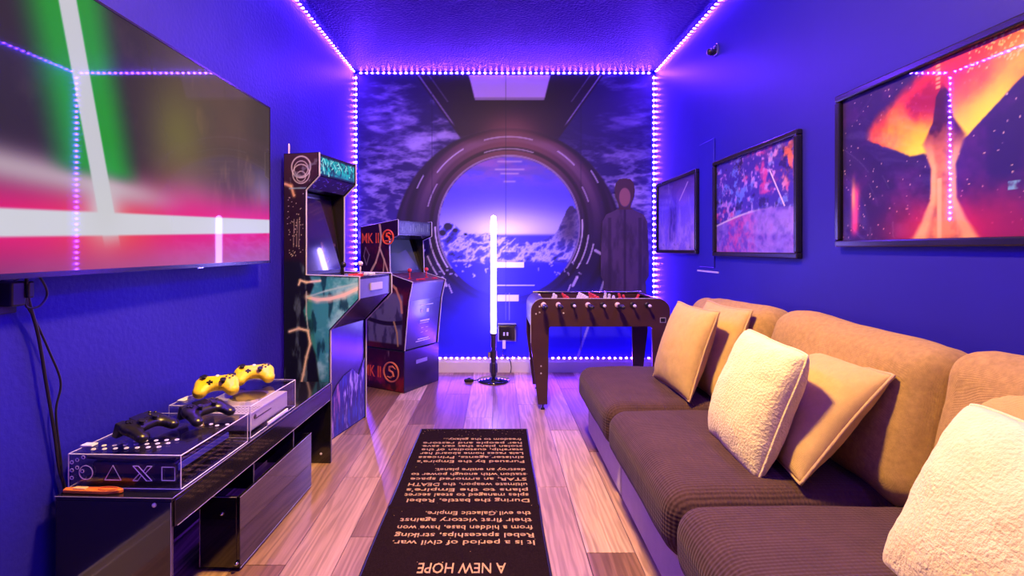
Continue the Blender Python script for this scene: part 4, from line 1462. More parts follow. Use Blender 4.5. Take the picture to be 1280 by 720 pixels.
# instruction decal lines on the front
dec = MB()
for (v0, u0, u1, hh) in ((.66, .16, .32, .006), (.60, .17, .19, .03), (.60, .24, .27, .03), (.53, .17, .29, .012), (.515, .17, .28, .005), (.475, .19, .22, .005), (.475, .25, .28, .005), (.44, .19, .22, .005), (.44, .25, .28, .005), (.385, .16, .30, .008), (.37, .14, .32, .006)):
    dd = -0.008 + (v0 - .326) * (.044 / .381) + 0.003
    dec.prism([(dd, v0), (dd + .001, v0), (dd + .001 + hh * .115, v0 + hh), (dd + hh * .115, v0 + hh)], u0, u1, ax2)
part('instruction_print', dec, principled('pale_decal_print', (0.62, 0.60, 0.85), rough=0.4, vary=0.1), fp, kind='stuff')
part('riser_badge', MB().prism([(0.0045, .20), (0.006, .20), (0.006, .23), (0.0045, .23)], .14, .28, ax2), principled('dull_badge', (0.25, 0.22, 0.35), rough=0.35, vary=0.2), rz)
for (dd, ee, bm_) in ((-0.02, 0.09, M_RED), (-0.02, 0.30, M_RED)):
    joystick(c2, ax2, dd, 0.874, ee, bm_)
buttons(c2, ax2, 0.02, 0.864, 0.14, 3, M_RED)
buttons(c2, ax2, 0.02, 0.864, 0.34, 2, M_RED)

# ================================================================== CONSOLE TABLE (black acrylic)
TH = math.radians(-2.0)
TO = Vector((-0.900, 1.375, 0))           # near right foot corner
def tax(x_, y_, z_):
    """table frame: x_ to the room from the right edge (negative = towards wall), y_ along the length"""
    c_, s_ = math.cos(TH), math.sin(TH)
    return Vector((TO.x + x_ * c_ - y_ * s_, TO.y + x_ * s_ + y_ * c_, z_))
def tbox(x0, x1, y0, y1, z0, z1, bev=0.0):
    m_ = MB().box(x0, x1, y0, y1, z0, z1)
    if bev:
        m_ = bevel_mb(m_, bev, 1)
    m_.v = [tuple(tax(*p)) for p in m_.v]
    return m_
ct = thing('console_table', 'low glossy black acrylic console table under the television', 'table', tax(-0.16, 0.6, 0))
TL, TWD, THT = 1.20, 0.335, 0.418
part('top', tbox(-TWD, 0, 0, TL, THT - 0.012, THT, .0015), M_BLACKGLOSS, ct)
part('end_panel', tbox(-TWD, -0.004, 0.0, 0.012, 0.0, THT - 0.0125, .0015), M_BLACKGLOSS, ct)
part('end_panel', tbox(-TWD, 0.0, TL - 0.012, TL, 0.0, THT - 0.0125, .0015), M_BLACKGLOSS, ct)
part('back_panel', tbox(-TWD, -TWD + 0.010, 0.0125, TL - 0.0125, 0.02, THT - 0.0125), M_BLACKGLOSS, ct)
part('front_apron', tbox(-0.010, 0.0, 0.0125, TL - 0.0125, 0.332, THT - 0.0125, .001), M_BLACKGLOSS, ct)
part('shelf', tbox(-TWD + 0.011, -0.13, 0.30, TL - 0.0125, 0.215, 0.225), M_BLACKGLOSS, ct)
for yy in (0.45, 0.78):
    part('divider', tbox(-TWD + 0.011, -0.012, yy, yy + 0.010, 0.226, 0.331), M_BLACKGLOSS, ct)
fb = part('front_box', tbox(-0.006, 0.006, 0.33, 0.93, 0.012, 0.255, .001), M_BLACKGLOSS, ct)
part('box_end', tbox(-0.135, -0.0065, 0.33, 0.341, 0.012, 0.254, .001), M_BLACKGLOSS, fb)
part('box_end', tbox(-0.135, -0.0065, 0.919, 0.93, 0.012, 0.254, .001), M_BLACKGLOSS, fb)
part('box_bottom', tbox(-0.135, -0.0065, 0.3415, 0.918, 0.012, 0.022), M_BLACKGLOSS, fb)
for (xx, yy, zz) in ((-0.055, 0.329, 0.20), (-0.004, 0.328, 0.03)):
    p_ = tax(xx, yy, zz)
    part('bolt', MB().lathe([(0.0075, 0), (0.0075, -0.004), (0.004, -0.010), (0.001, -0.012)], p_, 'y', 12), M_CHROME, fb, smooth=True)
for (xx, yy, zz) in ((-0.05, 0.0, THT - 0.02), (-0.05, TL - 0.012, 0.05), (-0.05, TL - 0.012, 0.30)):
    p_ = tax(xx, yy, zz)
    part('bolt', MB().lathe([(0.006, 0), (0.006, -0.003), (0.001, -0.006)], p_, 'y', 12), M_WHITE, ct)
# pale rods along the edges, glints of light put into their colour
em = MB()
def erod(a, b_, r=0.0012):
    em.tube([tax(*a), tax(*b_)], r, 5)
erod((0.001, 0, THT - 0.001), (0.001, TL, THT - 0.001)); erod((-TWD, -0.001, THT - 0.001), (0, -0.001, THT - 0.001))
erod((-0.003, -0.001, 0.02), (-0.003, -0.001, THT - 0.013)); erod((0.001, .02, .331), (0.001, TL - .02, .331))
erod((0.007, .33, .255), (0.007, .93, .255)); erod((-.135, .3295, .2545), (-.006, .3295, .2545)); erod((0.007, .33, .012), (0.007, .93, .012))
erod((-.135, .3295, .012), (-.135, .3295, .2545)); erod((-.011, .45, .226), (-.011, .45, .331)); erod((-.011, .78, .226), (-.011, .78, .331))
erod((0.001, TL, 0.005), (0.001, TL, THT - .012))
part('edge_glints', em, principled('edge_glint_paint', (0.30, 0.26, 0.38), rough=0.25, vary=0.1), ct)

# ---------- acrylic display cases
def acrylic_case(label, x0, x1, y0, y1, z0, h):
    t_ = thing('display_case', label, 'display case', tax((x0 + x1) / 2, (y0 + y1) / 2, z0), 'clear acrylic cases on the console table')
    g = 0.004
    for nm, bx_ in (('front_sheet', (x0 + g, x1 - g, y0, y0 + g, z0 + g, z0 + h - g)), ('rear_sheet', (x0 + g, x1 - g, y1 - g, y1, z0 + g, z0 + h - g)),
                    ('side_sheet', (x0, x0 + g, y0, y1, z0 + g, z0 + h - g)), ('side_sheet', (x1 - g, x1, y0, y1, z0 + g, z0 + h - g)),
                    ('top_sheet', (x0, x1, y0, y1, z0 + h - g, z0 + h)), ('floor_sheet', (x0, x1, y0, y1, z0, z0 + g))):
        part(nm, tbox(*bx_), M_CLEAR, t_)
    e_ = MB()
    r = 0.0016
    for zz in (z0 + r, z0 + h - r):
        for (a, b_) in (((x0, y0), (x1, y0)), ((x1, y0), (x1, y1)), ((x1, y1), (x0, y1)), ((x0, y1), (x0, y0))):
            e_.tube([tax(a[0], a[1], zz), tax(b_[0], b_[1], zz)], r, 5)
    for (a, b_) in ((x0, y0), (x1, y0), (x1, y1), (x0, y1)):
        e_.tube([tax(a, b_, z0 + r), tax(a, b_, z0 + h - r)], r, 5)
    part('lit_edge_rods', e_, M_EDGE, t_)  # pale rods stand in for light scattered along the sheet edges
    return t_
Z1 = THT + 0.0005
A = (-0.338, -0.006, 0.045, 0.40, Z1, 0.100)
caseA = acrylic_case('clear acrylic case etched with circle, triangle, cross and square', *A)
B = (-0.315, -0.012, 0.43, 0.80, Z1, 0.118)
caseB = acrylic_case('taller clear acrylic case holding the white games console', *B)
# etched symbols on the near sheet
sy, sz = A[2] - 0.0015, Z1 + 0.046
sm = []
def sline(pts_, r=0.0013, name='etched_symbol'):
    m_ = MB().tube([tax(a, sy, b_) for a, b_ in pts_], r, 5)
    return m_
cx_ = -0.285
c1_ = sline([(cx_ + .020 * math.cos(t), sz + .020 * math.sin(t)) for t in np.linspace(0, 2 * math.pi, 25)])
cx_ = -0.205
c2_s = sline([(cx_ - .024, sz - .020), (cx_ + .024, sz - .020), (cx_, sz + .022), (cx_ - .024, sz - .020)])
cx_ = -0.118
c3_ = join(sline([(cx_ - .028, sz + .021), (cx_ + .012, sz - .021), (cx_ + .028, sz - .021), (cx_ - .012, sz + .021), (cx_ - .028, sz + .021)]),
           sline([(cx_ + .028, sz + .021), (cx_ + .014, sz + .021), (cx_ + .003, sz + .006)]), sline([(cx_ + .028, sz + .021), (cx_ + .008, sz)]),
           sline([(cx_ - .028, sz - .021), (cx_ - .014, sz - .021), (cx_ - .003, sz - .006)]), sline([(cx_ - .028, sz - .021), (cx_ - .008, sz)]))
cx_ = -0.042
c4_ = sline([(cx_ - .019, sz - .019), (cx_ + .019, sz - .019), (cx_ + .019, sz + .019), (cx_ - .019, sz + .019), (cx_ - .019, sz - .019)])
for m_ in (c1_, c2_s, c3_, c4_):
    part('etched_symbol', m_, M_EDGE, caseA)
# vent holes (rims) on the near sheet corner and on the lid
hs = MB()
def hole_front(a, b_, r=0.0048):
    hs.tube([tax(a + r * math.cos(t), sy, b_ + r * math.sin(t)) for t in np.linspace(0, 2 * math.pi, 11)], 0.0013, 4, caps=False)
def hole_top(a, y_, r=0.0052):
    hs.tube([tax(a + r * math.cos(t), y_ + r * math.sin(t), Z1 + .1005) for t in np.linspace(0, 2 * math.pi, 11)], 0.0014, 4, caps=False)
for (a, b_) in ((-.327, .075), (-.327, .052), (-.327, .030), (-.311, .082), (-.311, .060), (-.293, .090), (-.296, .050)):
    hole_front(a, Z1 + b_)
for i in range(7):
    for j in range(3):
        if (i, j) != (0, 2):
            hole_top(-.29 + i * .03 + j * .008, .075 + j * .028 + i * .004)
for i in range(4):
    hole_top(-.10 + i * .028, .28 + .012 * (i % 2))
part('vent_holes', hs, M_EDGE, caseA, kind='stuff')
for (a, y_) in ((-.325, .10), (-.325, .30)):
    part('hinge', tbox(a - .018, a + .018, y_ - .012, y_ + .012, Z1 + .1005, Z1 + .106, .001), M_EDGE, caseA)
part('clasp', tbox(-.0055, .0, .20, .32, Z1 + .085, Z1 + .098, .001), M_CLEAR, caseA)
part('clasp', tbox(-.0115, -.006, .55, .72, Z1 + .006, Z1 + .018, .001), M_EDGE, caseB)
for (a, y_) in ((-.30, .50), (-.30, .70)):
    part('hinge', tbox(a - .014, a + .014, y_ - .03, y_ + .03, Z1 + .1185, Z1 + .123, .001), M_EDGE, caseB)

# consoles inside
gc = thing('game_console', 'black games console with curved shell inside the etched acrylic case', 'games console', tax(-.17, .22, Z1 + .0045))
def wing(z_lo, z_hi, x0, x1, y0, y1, curve):
    n_ = 14
    vs_, fs_ = [], []
    for i in range(n_ + 1):
        for j in range(n_ + 1):
            u, v = i / n_, j / n_
            x_ = x0 + (x1 - x0) * u
            y_ = y0 + (y1 - y0) * v
            dz = curve * ((u - .5) ** 2 * 2 + (v - .5) ** 2)
            vs_.append(tuple(tax(x_, y_, z_lo + dz)))
    k = len(vs_)
    vs_ += [(p[0], p[1], p[2] + (z_hi - z_lo)) for p in vs_]
    for i in range(n_):
        for j in range(n_):
            q = (i * (n_ + 1) + j, (i + 1) * (n_ + 1) + j, (i + 1) * (n_ + 1) + j + 1, i * (n_ + 1) + j + 1)
            fs_ += [q[::-1], tuple(k + t for t in q)]
    for i in range(n_):
        for (a, b_) in (((i, 0), (i + 1, 0)), ((i + 1, n_), (i, n_)), ((0, i + 1), (0, i)), ((n_, i), (n_, i + 1))):
            qa, qb = a[0] * (n_ + 1) + a[1], b_[0] * (n_ + 1) + b_[1]
            fs_.append((qa, qb, qb + k, qa + k))
    m_ = MB()
    m_.add(vs_, fs_)
    return m_
M_CONS = principled('satin_black_console', (0.03, 0.022, 0.022), rough=0.25, vary=0.15)
part('core', bevel_mb(tbox(-.305, -.055, .085, .365, Z1 + .018, Z1 + .060), 0.008, 2), M_CONS, gc)
part('shell', wing(Z1 + .0045, Z1 + .0125, -.315, -.045, .08, .375, .008), M_CONS, gc, smooth=False)
part('shell', wing(Z1 + .0615, Z1 + .0685, -.315, -.045, .08, .375, .012), M_CONS, gc, smooth=False)
part('blue_reflection_strip', tbox(-.0545, -.050, .10, .36, Z1 + .03, Z1 + .05, .001), principled('blue_reflection_paint', (0.06, 0.06, 0.5), rough=0.2, vary=0.2), gc)  # blue reflection on the console's side, built as a coloured strip

wc = thing('game_console', 'white box-shaped games console with round fan grille in its clear case', 'games console', tax(-.155, .62, Z1 + .0045))
part('body', bevel_mb(tbox(-.285, -.030, .465, .765, Z1 + .012, Z1 + .078), 0.004, 2), M_WHITE, wc)
part('plinth', tbox(-.275, -.040, .475, .755, Z1 + .0045, Z1 + .0118), M_BLACK, wc)
gp = tax(-.155, .68, Z1 + .0782)
part('fan_grille', MB().lathe([(0.070, 0.0), (0.068, 0.002), (0.055, 0.0022), (0.01, 0.0024)], gp, 'z', 32), principled('dark_grille', (0.05, 0.045, 0.04), rough=0.5, vary=0.2), wc)
hg = MB()
for i in range(18):
    for j in range(6):
        c_ = tax(-.275 + i * .0138, .478 + j * .014, Z1 + .0784)
        hg.add([(c_.x + .0035 * math.cos(t), c_.y + .0035 * math.sin(t), c_.z) for t in np.linspace(0, 2 * math.pi, 7)[:-1]], [tuple(range(6))])
part('vent_holes', hg, M_BLACK, wc, kind='stuff')
part('front_slot', tbox(-.0295, -.0285, .50, .62, Z1 + .048, Z1 + .052), M_BLACK, wc)
part('power_button', MB().lathe([(.009, 0), (.009, .0025), (.006, .003)], tax(-.0298, .495, Z1 + .058), 'x', 14), M_BLACK, wc)

# orange packet lying before the case
ob = thing('orange_packet', 'small orange plastic packet lying before the etched case', 'packet', tax(-.27, .02, Z1))
def tpoly(poly, z0, z1, bev=.002):
    m_ = MB().prism(poly, z0, z1, lambda a, b_, e_: (a, b_, e_))
    m_ = bevel_mb(m_, bev, 2)
    m_.v = [tuple(tax(*p)) for p in m_.v]
    return m_
part('packet_body', tpoly([(-.325, .012), (-.27, .010), (-.20, .008), (-.165, .016), (-.158, .025), (-.175, .034), (-.23, .036), (-.30, .034), (-.33, .028)], Z1 + .0005, Z1 + .011), M_ORANGE, ob)
part('packet_label', tpoly([(-.30, .016), (-.262, .014), (-.262, .028), (-.30, .030)], Z1 + .0112, Z1 + .014, .0008), principled('pale_orange_label', (0.9, 0.55, 0.25), rough=0.4, vary=0.1), ob)
part('loop', MB().tube([tax(-.20 + .028 * math.cos(t), .022 + .009 * math.sin(t), Z1 + .0125) for t in np.linspace(0, 2 * math.pi, 18)], .002, 6), M_ORANGE, ob)

# ---------- game controllers
def sdf_pad(x_, y_, chunky=False):
    """plan of a two-grip controller, metres; grips point to -y"""
    def cap(ax_, ay_, bx__, by__, r_):
        return seg_dist(x_, y_, ax_, ay_, bx__, by__) - r_
    def smin(a, b__, k):
        h = np.clip(.5 + .5 * (b__ - a) / k, 0, 1)
        return b__ * (1 - h) + a * h - k * h * (1 - h)
    d = cap(-.042, .010, .042, .010, .034)
    if chunky:
        d = smin(d, cap(-.046, 0, -.057, -.036, .026), .03)
        return smin(d, cap(.046, 0, .057, -.036, .026), .03)
    d = smin(d, cap(-.052, 0, -.063, -.052, .020), .02)
    d = smin(d, cap(.052, 0, .063, -.052, .020), .02)
    return d
def pad_body(chunky=False):
    gx = np.linspace(-.090, .090, 74)
    gy = np.linspace(-.080, .052, 55)
    X_, Y_ = np.meshgrid(gx, gy, indexing='ij')
    D = sdf_pad(X_.ravel(), Y_.ravel(), chunky)
    inside = D < 0
    t_ = np.clip(-D / .022, 0, 1)
    prof_ = np.sqrt(np.clip(1 - (1 - t_) ** 2, 0, 1))
    yy = Y_.ravel()
    fat = 1.35 if chunky else 1.0
    mid = .024 * fat + .10 * np.clip(yy, -1, 0) * .16 - .05 * np.clip(-yy - .03, 0, 1) * .3
    topz = mid + prof_ * .016 * fat * (1 - .25 * sst(0, -.08, yy))
    botz = mid - prof_ * np.interp(yy, [-.08, -.03, .05], [.020, .019, .016]) * fat
    idx = -np.ones(len(D), int)
    mb_ = MB()
    vs_ = []
    ny_ = len(gy)
    keepc = []
    for i in range(len(gx) - 1):
        for j in range(ny_ - 1):
            q = (i * ny_ + j, (i + 1) * ny_ + j, (i + 1) * ny_ + j + 1, i * ny_ + j + 1)
            if inside[list(q)].all():
                keepc.append(q)
    used = sorted({k for q in keepc for k in q})
    mp_ = {k: n_ for n_, k in enumerate(used)}
    fx, fy = X_.ravel(), Y_.ravel()
    vs_ = [(fx[k], fy[k], topz[k]) for k in used] + [(fx[k], fy[k], botz[k]) for k in used]
    o_ = len(used)
    fs_ = []
    cnt = {}
    for q in keepc:
        a = [mp_[k] for k in q]
        fs_.append(tuple(a))
        fs_.append(tuple(k + o_ for k in a[::-1]))
        for k in range(4):
            e_ = (a[k], a[(k + 1) % 4])
            cnt[tuple(sorted(e_))] = cnt.get(tuple(sorted(e_)), 0) + 1
    for q in keepc:
        a = [mp_[k] for k in q]
        for k in range(4):
            e_ = (a[k], a[(k + 1) % 4])
            if cnt[tuple(sorted(e_))] == 1:
                fs_.append((e_[1], e_[0], e_[0] + o_, e_[1] + o_))
    mb_.add(vs_, fs_)
    zmin = min(v[2] for v in mb_.v)
    mb_.v = [(a, b_, c - zmin) for a, b_, c in mb_.v]
    mb_.smooth = True
    return mb_, zmin
PADM, PADZ = pad_body()
PADM2, PADZ2 = pad_body(True)
def controller(label, group, mat, dark, loc, rz, rx, style):
    t_ = thing('game_controller', label, 'controller', (0, 0, 0), group)
    part('shell', PADM if style == 'a' else PADM2, mat, t_)
    zt = (.040 - PADZ) if style == 'a' else (.054 - PADZ2)
    sticks = ((-.026, -.008), (.026, -.008)) if style == 'a' else ((-.046, .018), (.024, -.010))
    for (a, b_) in sticks:
        part('thumbstick', MB().lathe([(.010, -.006), (.007, 0), (.006, .006), (.011, .008), (.0115, .011), (.008, .0105)], (a, b_, zt), 'z', 14), dark, t_, smooth=True)
    dp = (-.046, .018) if style == 'a' else (-.024, -.010)
    part('direction_pad', MB().box(dp[0] - .011, dp[0] + .011, dp[1] - .0035, dp[1] + .0035, zt - .004, zt + .003).box(dp[0] - .0035, dp[0] + .0035, dp[1] - .011, dp[1] + .011, zt - .004, zt + .003), dark, t_)
    for (a, b_) in ((0, 1), (1, 0), (0, -1), (-1, 0)):
        part('button', MB().lathe([(.0048, -.004), (.0048, .002), (.003, .003)], (.046 + a * .0115, .018 + b_ * .0115, zt), 'z', 10), dark, t_)
    for s_ in (-1, 1):
        part('trigger', bevel_mb(MB().box(s_ * .050 - .016, s_ * .050 + .016, .030, .050, -.018, zt - .007), .004, 2), dark, t_)
    if style == 'a':
        part('touch_pad', bevel_mb(MB().box(-.026, .026, .008, .040, zt - .003, zt + .001), .0008, 1), M_BLACKGLOSS, t_)
    else:
        part('rest', MB().box(-.012, .012, .016, .028, -.030, .008), M_CLEAR, t_)
        part('guide_button', MB().lathe([(.007, -.003), (.007, .001), (.004, .002)], (0, .028, zt), 'z', 14), M_WHITE, t_)
    t_.scale = (.95, .95, .95)
    t_.location = loc
    t_.rotation_euler = (math.radians(rx[0]), math.radians(rx[1]), math.radians(rz))
    return t_
ZA = Z1 + 0.1065
ZB = Z1 + 0.1185
M_PAD = principled('black_controller_plastic', (0.012, 0.010, 0.010), rough=0.3, vary=0.15)
p_ = tax(-.225, .185, ZA - .005)
controller('black game controller on the etched case, next to the wall cables', 'black controllers on the etched case', M_PAD, M_BLACK, p_ + Vector((0, 0, .017)), 82, (17, 0), 'a')
p_ = tax(-.125, .335, ZA - .005)
controller('black game controller on the etched case, next to the taller case', 'black controllers on the etched case', M_PAD, M_BLACK, p_ + Vector((0, 0, .017)), 66, (17, 0), 'a')
p_ = tax(-.205, .545, ZB)
controller('yellow game controller on the tall case, next to the black controllers', 'yellow controllers on the tall case', M_YELLOW, M_BLACK, p_ + Vector((0, 0, .0245)), 24, (24, 0), 'b')
p_ = tax(-.155, .725, ZB)
controller('yellow game controller on the tall case, next to the arcade cabinet', 'yellow controllers on the tall case', M_YELLOW, M_BLACK, p_ + Vector((0, 0, .0245)), 26, (24, 0), 'b')

# ================================================================== CABLES, OUTLET
def wcurve(pts_, r, n_=10):
    """smooth path through points"""
    P = [Vector(p) for p in pts_]
    out = []
    for i in range(len(P) - 1):
        p0, p1, p2, p3 = P[max(i - 1, 0)], P[i], P[i + 1], P[min(i + 2, len(P) - 1)]
        for k in range(n_):
            t = k / n_
            out.append(.5 * ((2 * p1) + (p2 - p0) * t + (2 * p0 - 5 * p1 + 4 * p2 - p3) * t * t + (3 * p1 - p0 - 3 * p2 + p3) * t ** 3))
    out.append(P[-1])
    m_ = MB().tube(out, r, 6)
    m_.smooth = True
    return m_
def onwall(px, py, off=0.02):
    Xw = XL + off
    s = (px - VPX) / Xw
    return Vector((Xw, F_PX / s, CAM_Z - (py - VPY) / s))
single('hanging_cable', wcurve([onwall(33, 345, .05), onwall(36, 375, .03), onwall(48, 420, .02), onwall(58, 480, .02), onwall(68, 540, .018), onwall(74, 585, .015), onwall(80, 606, .015), onwall(86, 640, .012)], .0045), M_BLACK,
       'thick black cable hanging straight from the television to the console table', 'cable', smooth=True)
single('hanging_cable', wcurve([onwall(34, 350, .05), onwall(34, 380, .03), onwall(44, 400, .02), onwall(62, 440, .02), onwall(76, 478, .02), onwall(70, 516, .018), onwall(76, 575, .016), onwall(79, 604, .025), onwall(90, 640, .015)], .003), M_BLACK,
       'thin black cable bowing out from the wall below the television', 'cable', smooth=True)
single('looped_cable', wcurve([onwall(33, 348, .05), onwall(48, 345, .045), onwall(59, 366, .03), onwall(50, 382, .03), onwall(34, 384, .03), onwall(31, 370, .04)], .003), M_BLACK,
       'short black cable looped just under the television', 'cable', smooth=True)
pl_ = onwall(34, 362, .04)
single('cable_plug', bevel_mb(MB().box(pl_.x - .012, pl_.x + .012, pl_.y - .009, pl_.y + .009, pl_.z - .022, pl_.z + .022), .004, 2), M_BLACK, 'small black connector where the cables meet under the television', 'plug')
pl_ = onwall(8, 366, .012)
pw = thing('power_adapter', 'black power adapter plugged into the wall under the television', 'adapter', (pl_.x, pl_.y, pl_.z - .04))
part('socket_plate', bevel_mb(MB().box(XL, XL + .006, pl_.y - .035, pl_.y + .035, pl_.z - .055, pl_.z + .055), .002, 1), principled('dark_socket_plate', (.03, .03, .06), rough=.4, vary=.1), pw)
part('brick', bevel_mb(MB().box(XL + .006, XL + .045, pl_.y - .02, pl_.y + .02, pl_.z - .035, pl_.z + .03), .005, 2), M_BLACK, pw)
part('lead', wcurve([(XL + .03, pl_.y, pl_.z + .03), (XL + .05, pl_.y + .03, pl_.z + .05), onwall(33, 350, .05)], .0025), M_BLACK, pw)

# LED controller box plugged in on the mural
q0, q1 = at(622, 427, YB - .01), at(645, 404, YB - .01)
lb = thing('led_controller', 'clear-fronted black control box plugged in at the foot of the mural', 'controller', ((q0.x + q1.x) / 2, YB - .03, q0.z))
part('socket_plate', bevel_mb(MB().box(q0.x, q1.x, YB - .012, YB - .0045, q0.z, q1.z), .002, 1), principled('grey_socket_plate', (.35, .34, .4), rough=.35, vary=.1), lb)
part('housing', bevel_mb(MB().box(q0.x + .012, q1.x - .012, YB - .05, YB - .0125, q0.z + .02, q1.z - .02), .006, 2), M_BLACKGLOSS, lb)
part('top_lip', MB().box(q0.x - .004, q1.x + .004, YB - .055, YB - .0125, q1.z - .015, q1.z - .008), M_BLACK, lb)
for k in range(2):
    part('socket', MB().box(q0.x + .05 + k * .03, q0.x + .065 + k * .03, YB - .052, YB - .0501, q0.z + .06, q0.z + .09), M_TRIM, lb)
pc = at(630, 433, YB - .03)
part('plug', bevel_mb(MB().box(pc.x - .014, pc.x + .014, pc.y - .014, pc.y + .014, pc.z - .02, q0.z + .019), .004, 2), M_WHITE, lb)
part('cord', wcurve([(pc.x, pc.y, pc.z - .02), at(628, 443, YB - .03), at(636, 447, YB - .03), at(639, 458, YB - .03), (at(638, 470, YB - .04).x, YB - .05, .006)], .004), M_BLACK, lb)

# ================================================================== GLOWING SWORD LAMP
lx, ly = -0.027, 4.17
lamp = thing('glowing_sword_lamp', 'tall violet-white glowing sword lamp upright on a round base', 'lamp', (lx, ly, 0))
part('base', MB().lathe([(0.0, 0.0005), (.135, .0005), (.138, .006), (.13, .014), (.05, .022), (.02, .03)], (lx, ly, 0), 'z', 40), M_BLACKGLOSS, lamp, smooth=True)
part('hilt', MB().lathe([(.015, .028), (.024, .05), (.026, .06), (.026, .15), (.022, .155), (.022, .17), (.027, .175), (.027, .25), (.021, .255), (.021, .28), (.026, .285), (.026, .37), (.030, .38), (.030, .40), (.022, .402)], (lx, ly, 0), 'z', 24), M_GUN, lamp)
gr_ = MB()
for k in range(6):
    t = k * math.pi / 3
    gr_.tube([(lx + .027 * math.cos(t), ly + .027 * math.sin(t), .07), (lx + .027 * math.cos(t), ly + .027 * math.sin(t), .145)], .005, 6)
part('grip_ribs', gr_, M_BLACK, lamp)
part('switch_box', bevel_mb(MB().box(lx - .048, lx - .024, ly - .02, ly + .006, .19, .245), .003, 1), M_CHROME, lamp)
part('blade', MB().lathe([(.022, .402), (.0235, .41), (.0235, 1.355), (.020, 1.375), (.010, 1.386), (.001, 1.39)], (lx, ly, 0), 'z', 24), M_BLADE, lamp, smooth=True)
part('cord', wcurve([(lx - .12, ly, .012), (lx - .17, ly - .02, .005), (lx - .20, ly - .05, .004)], .004), M_BLACK, lamp)
fs_ = thing('foot_switch', 'small black foot switch on the floor beside the sword lamp', 'switch', (lx - .205, ly - .03, 0))
part('housing', bevel_mb(MB().box(lx - .245, lx - .165, ly - .055, ly - .005, .0005, .028), .008, 2), M_BLACK, fs_)
part('button', MB().lathe([(.014, 0), (.014, .005), (.008, .008)], (lx - .205, ly - .03, .028), 'z', 14), M_GUN, fs_)

# ================================================================== FOOSBALL TABLE
FY0, FY1, FX0, FX1, FZ0, FZ1 = 3.42, 3.95, 0.235, 1.195, 0.572, 0.765
ft = thing('foosball_table', 'dark brown foosball table with arched legs beyond the sofa', 'table', ((FX0 + FX1) / 2, (FY0 + FY1) / 2, 0))
M_FOOS = principled('dark_maroon_laminate', (0.055, 0.022, 0.026), rough=0.35, spec=0.5, vary=0.15, vary_scale=10)
R = 0.085
def arch():
    """front outline: apron with rounded shoulders running into tapering legs"""
    out = []
    for k in range(9):
        t = math.pi - k * math.pi / 16
        out.append((FX0 + R + R * math.cos(t), FZ1 - R + R * math.sin(t)))
    for k in range(9):
        t = math.pi / 2 - k * math.pi / 16
        out.append((FX1 - R + R * math.cos(t), FZ1 - R + R * math.sin(t)))
    out += [(FX1, .45), (FX1 - .05, .035), (FX1 - .115, .035), (FX1 - .125, FZ0 - .01), (FX1 - .135, FZ0)]
    out += [(FX0 + .135, FZ0), (FX0 + .125, FZ0 - .01), (FX0 + .115, .035), (FX0 + .05, .035), (FX0, .45)]
    return out
for (a, b_) in ((FY0, FY0 + .022), (FY1 - .022, FY1)):
    part('side_panel', bevel_mb(MB().prism(arch(), a, b_, lambda x_, z_, e_: (x_, e_, z_)), .002, 1), M_FOOS, ft)
for s_ in (0, 1):
    xs = FX0 if s_ == 0 else FX1
    sg = 1 if s_ == 0 else -1
    pr = []
    for k in range(9):
        t = math.pi - k * math.pi / 16
        pr.append((R + R * math.cos(t), FZ1 - R + R * math.sin(t)))
    outer = [(xs + sg * a, b_) for a, b_ in pr] + [(xs + sg * (R), FZ1 - .014)]
    inner = [(xs + sg * (R + (R - .014) * math.cos(math.pi / 2 + k * math.pi / 16)), FZ1 - R + (R - .014) * math.sin(math.pi / 2 + k * math.pi / 16)) for k in range(9)]
    part('end_panel', MB().prism([(xs, FZ0)] + outer + inner + [(xs + sg * .014, FZ0)], FY0 + .0225, FY1 - .0225, lambda x_, z_, e_: (x_, e_, z_)), M_FOOS, ft, smooth=False)
part('playfield', MB().box(FX0 + .03, FX1 - .03, FY0 + .0225, FY1 - .0225, FZ0 + .02, FZ0 + .032), principled('green_playfield', (.02, .10, .05), rough=.4, vary=.1), ft)
for xs in (FX0 + .083, FX1 - .083):
    for ys in (FY0 + .011, FY1 - .011):
        part('levelling_foot', MB().lathe([(.016, 0), (.012, .012), (.006, .014), (.006, .036)], (xs, ys, 0), 'z', 12), M_BLACK, ft)
# chromed edge stripe round the shoulder
part('edge_stripe', MB().tube([(FX0 - .001, FY0, .46)] + [(FX0 + R + (R + .001) * math.cos(math.pi - k * math.pi / 16), FY0 - .001, FZ1 - R + (R + .001) * math.sin(math.pi - k * math.pi / 16)) for k in range(9)] + [(FX1 - R, FY0 - .001, FZ1 + .001)], .0025, 6), M_TRIM, ft)
for (a, b_) in ((FX0 + .06, FZ1 - .055), (FX0 + .06, FZ1 - .095), (FX0 + .035, FZ1 - .105), (FX0 + .07, .30), (FX0 + .07, .25), (FX0 + .225, FZ1 - .10)):
    part('screw', MB().lathe([(.006, 0), (.006, -.002), (.002, -.004)], (a, FY0, b_), 'y', 10), M_TRIM, ft)
part('badge', MB().box(1.125, 1.165, FY0 - .0025, FY0 - .0002, .60, .635), M_TRIM, ft)
part('badge_plate', MB().box(1.129, 1.161, FY0 - .004, FY0 - .0026, .604, .631), M_BLACK, ft)
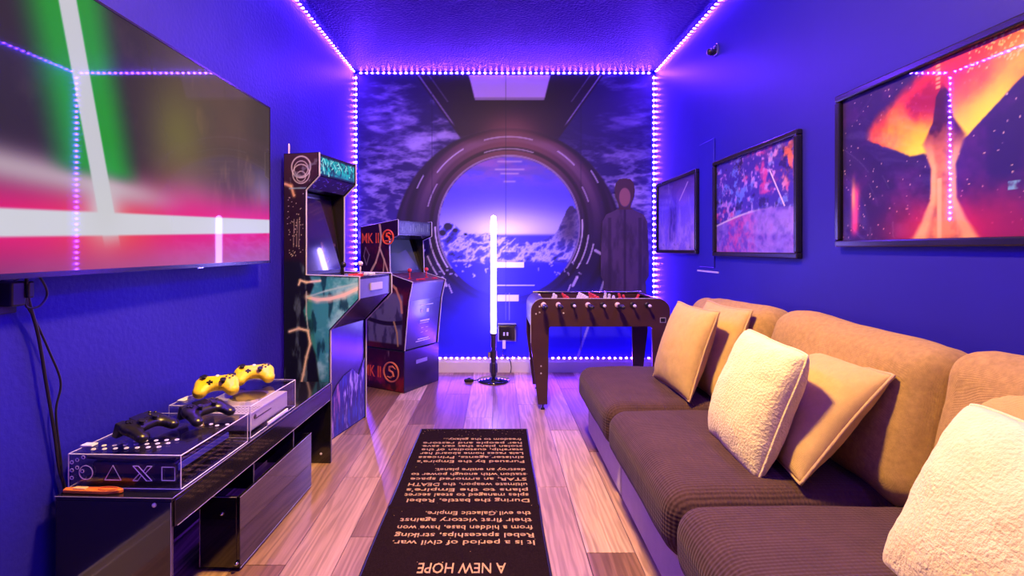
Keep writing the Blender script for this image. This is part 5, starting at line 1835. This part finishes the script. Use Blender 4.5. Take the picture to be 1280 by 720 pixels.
# goal counters along the far rim
part('corner_rail', MB().tube([(FX0 + .05, FY1 - .03, FZ1 + .004), (FX1 - .05, FY1 - .03, FZ1 + .004)], .006, 8), M_CHROME, ft)
def player(x_, yc, zr, mat, tilt):
    m_ = MB()
    c_, s_ = math.cos(tilt), math.sin(tilt)
    def rot(a, h):
        return (x_ + a * c_ - h * s_, zr + a * s_ + h * c_)
    prof_ = [(-.005, -.085), (.009, -.082), (.007, -.03), (.010, -.012), (.012, .015), (.007, .024), (.009, .032), (.009, .044), (.004, .050), (-.004, .050), (-.009, .044), (-.009, .032), (-.007, .024), (-.012, .015), (-.010, -.012), (-.007, -.03)]
    m_.prism([rot(a, h) for a, h in prof_], yc - .011, yc + .011, lambda a, b__, e_: (a, e_, b__))
    return bevel_mb(m_, .003, 1)
ROD_X = [0.322 + .102 * 1.0 * k for k in range(8)]
teams = [0, 0, 1, 0, 1, 0, 1, 1]
counts = [1, 2, 3, 5, 5, 3, 2, 1]
front = [1, 1, 0, 1, 0, 1, 0, 0]
zr = .722
M_TEAM = [principled('white_player', (.80, .76, .78), rough=.35, vary=.03), principled('red_player', (.70, .06, .07), rough=.35, vary=.04)]
for k, x_ in enumerate(ROD_X):
    f_ = front[k]
    ya = FY0 - (.16 if f_ else .07)
    yb = FY1 + (.06 if f_ else .15)
    rd = part('rod', MB().tube([(x_, ya + .01, zr), (x_, yb - .01, zr)], .0065, 8), M_CHROME, ft)
    part('bushing', MB().lathe([(.019, 0), (.019, -.006), (.012, -.012)], (x_, FY0 - .0002, zr), 'y', 16), M_PINKW if k in (0, 1, 3, 5) else M_BLACK, rd, smooth=False)
    if f_:
        part('grip', MB().lathe([(.010, FY0 - .05 - FY0), (.015, -.06), (.0165, -.10), (.015, -.15), (.009, -.165)][::-1], (x_, FY0, zr), 'y', 14), M_BLACK, rd, smooth=True)
        part('rubber_bumper', MB().lathe([(.015, -.013), (.015, -.030), (.011, -.034)], (x_, FY0, zr), 'y', 14), M_PINKW, rd)
    else:
        part('end_cap', MB().lathe([(.009, -.052), (.011, -.060), (.010, -.074), (.003, -.078)], (x_, FY0, zr), 'y', 12), M_WHITE, rd, smooth=True)
        part('grip', MB().lathe([(.010, .05), (.015, .06), (.0165, .10), (.015, .14), (.009, .155)], (x_, FY1, zr), 'y', 14), M_BLACK, rd, smooth=True)
    n_ = counts[k]
    for j in range(n_):
        yc = (FY0 + FY1) / 2 + (j - (n_ - 1) / 2) * (.40 / max(n_, 3))
        part('player', player(x_, yc, zr + .004, M_TEAM[teams[k]], [.15, -.2, .5, -.35, .3, -.1, .25, -.4][k]), M_TEAM[teams[k]], rd)
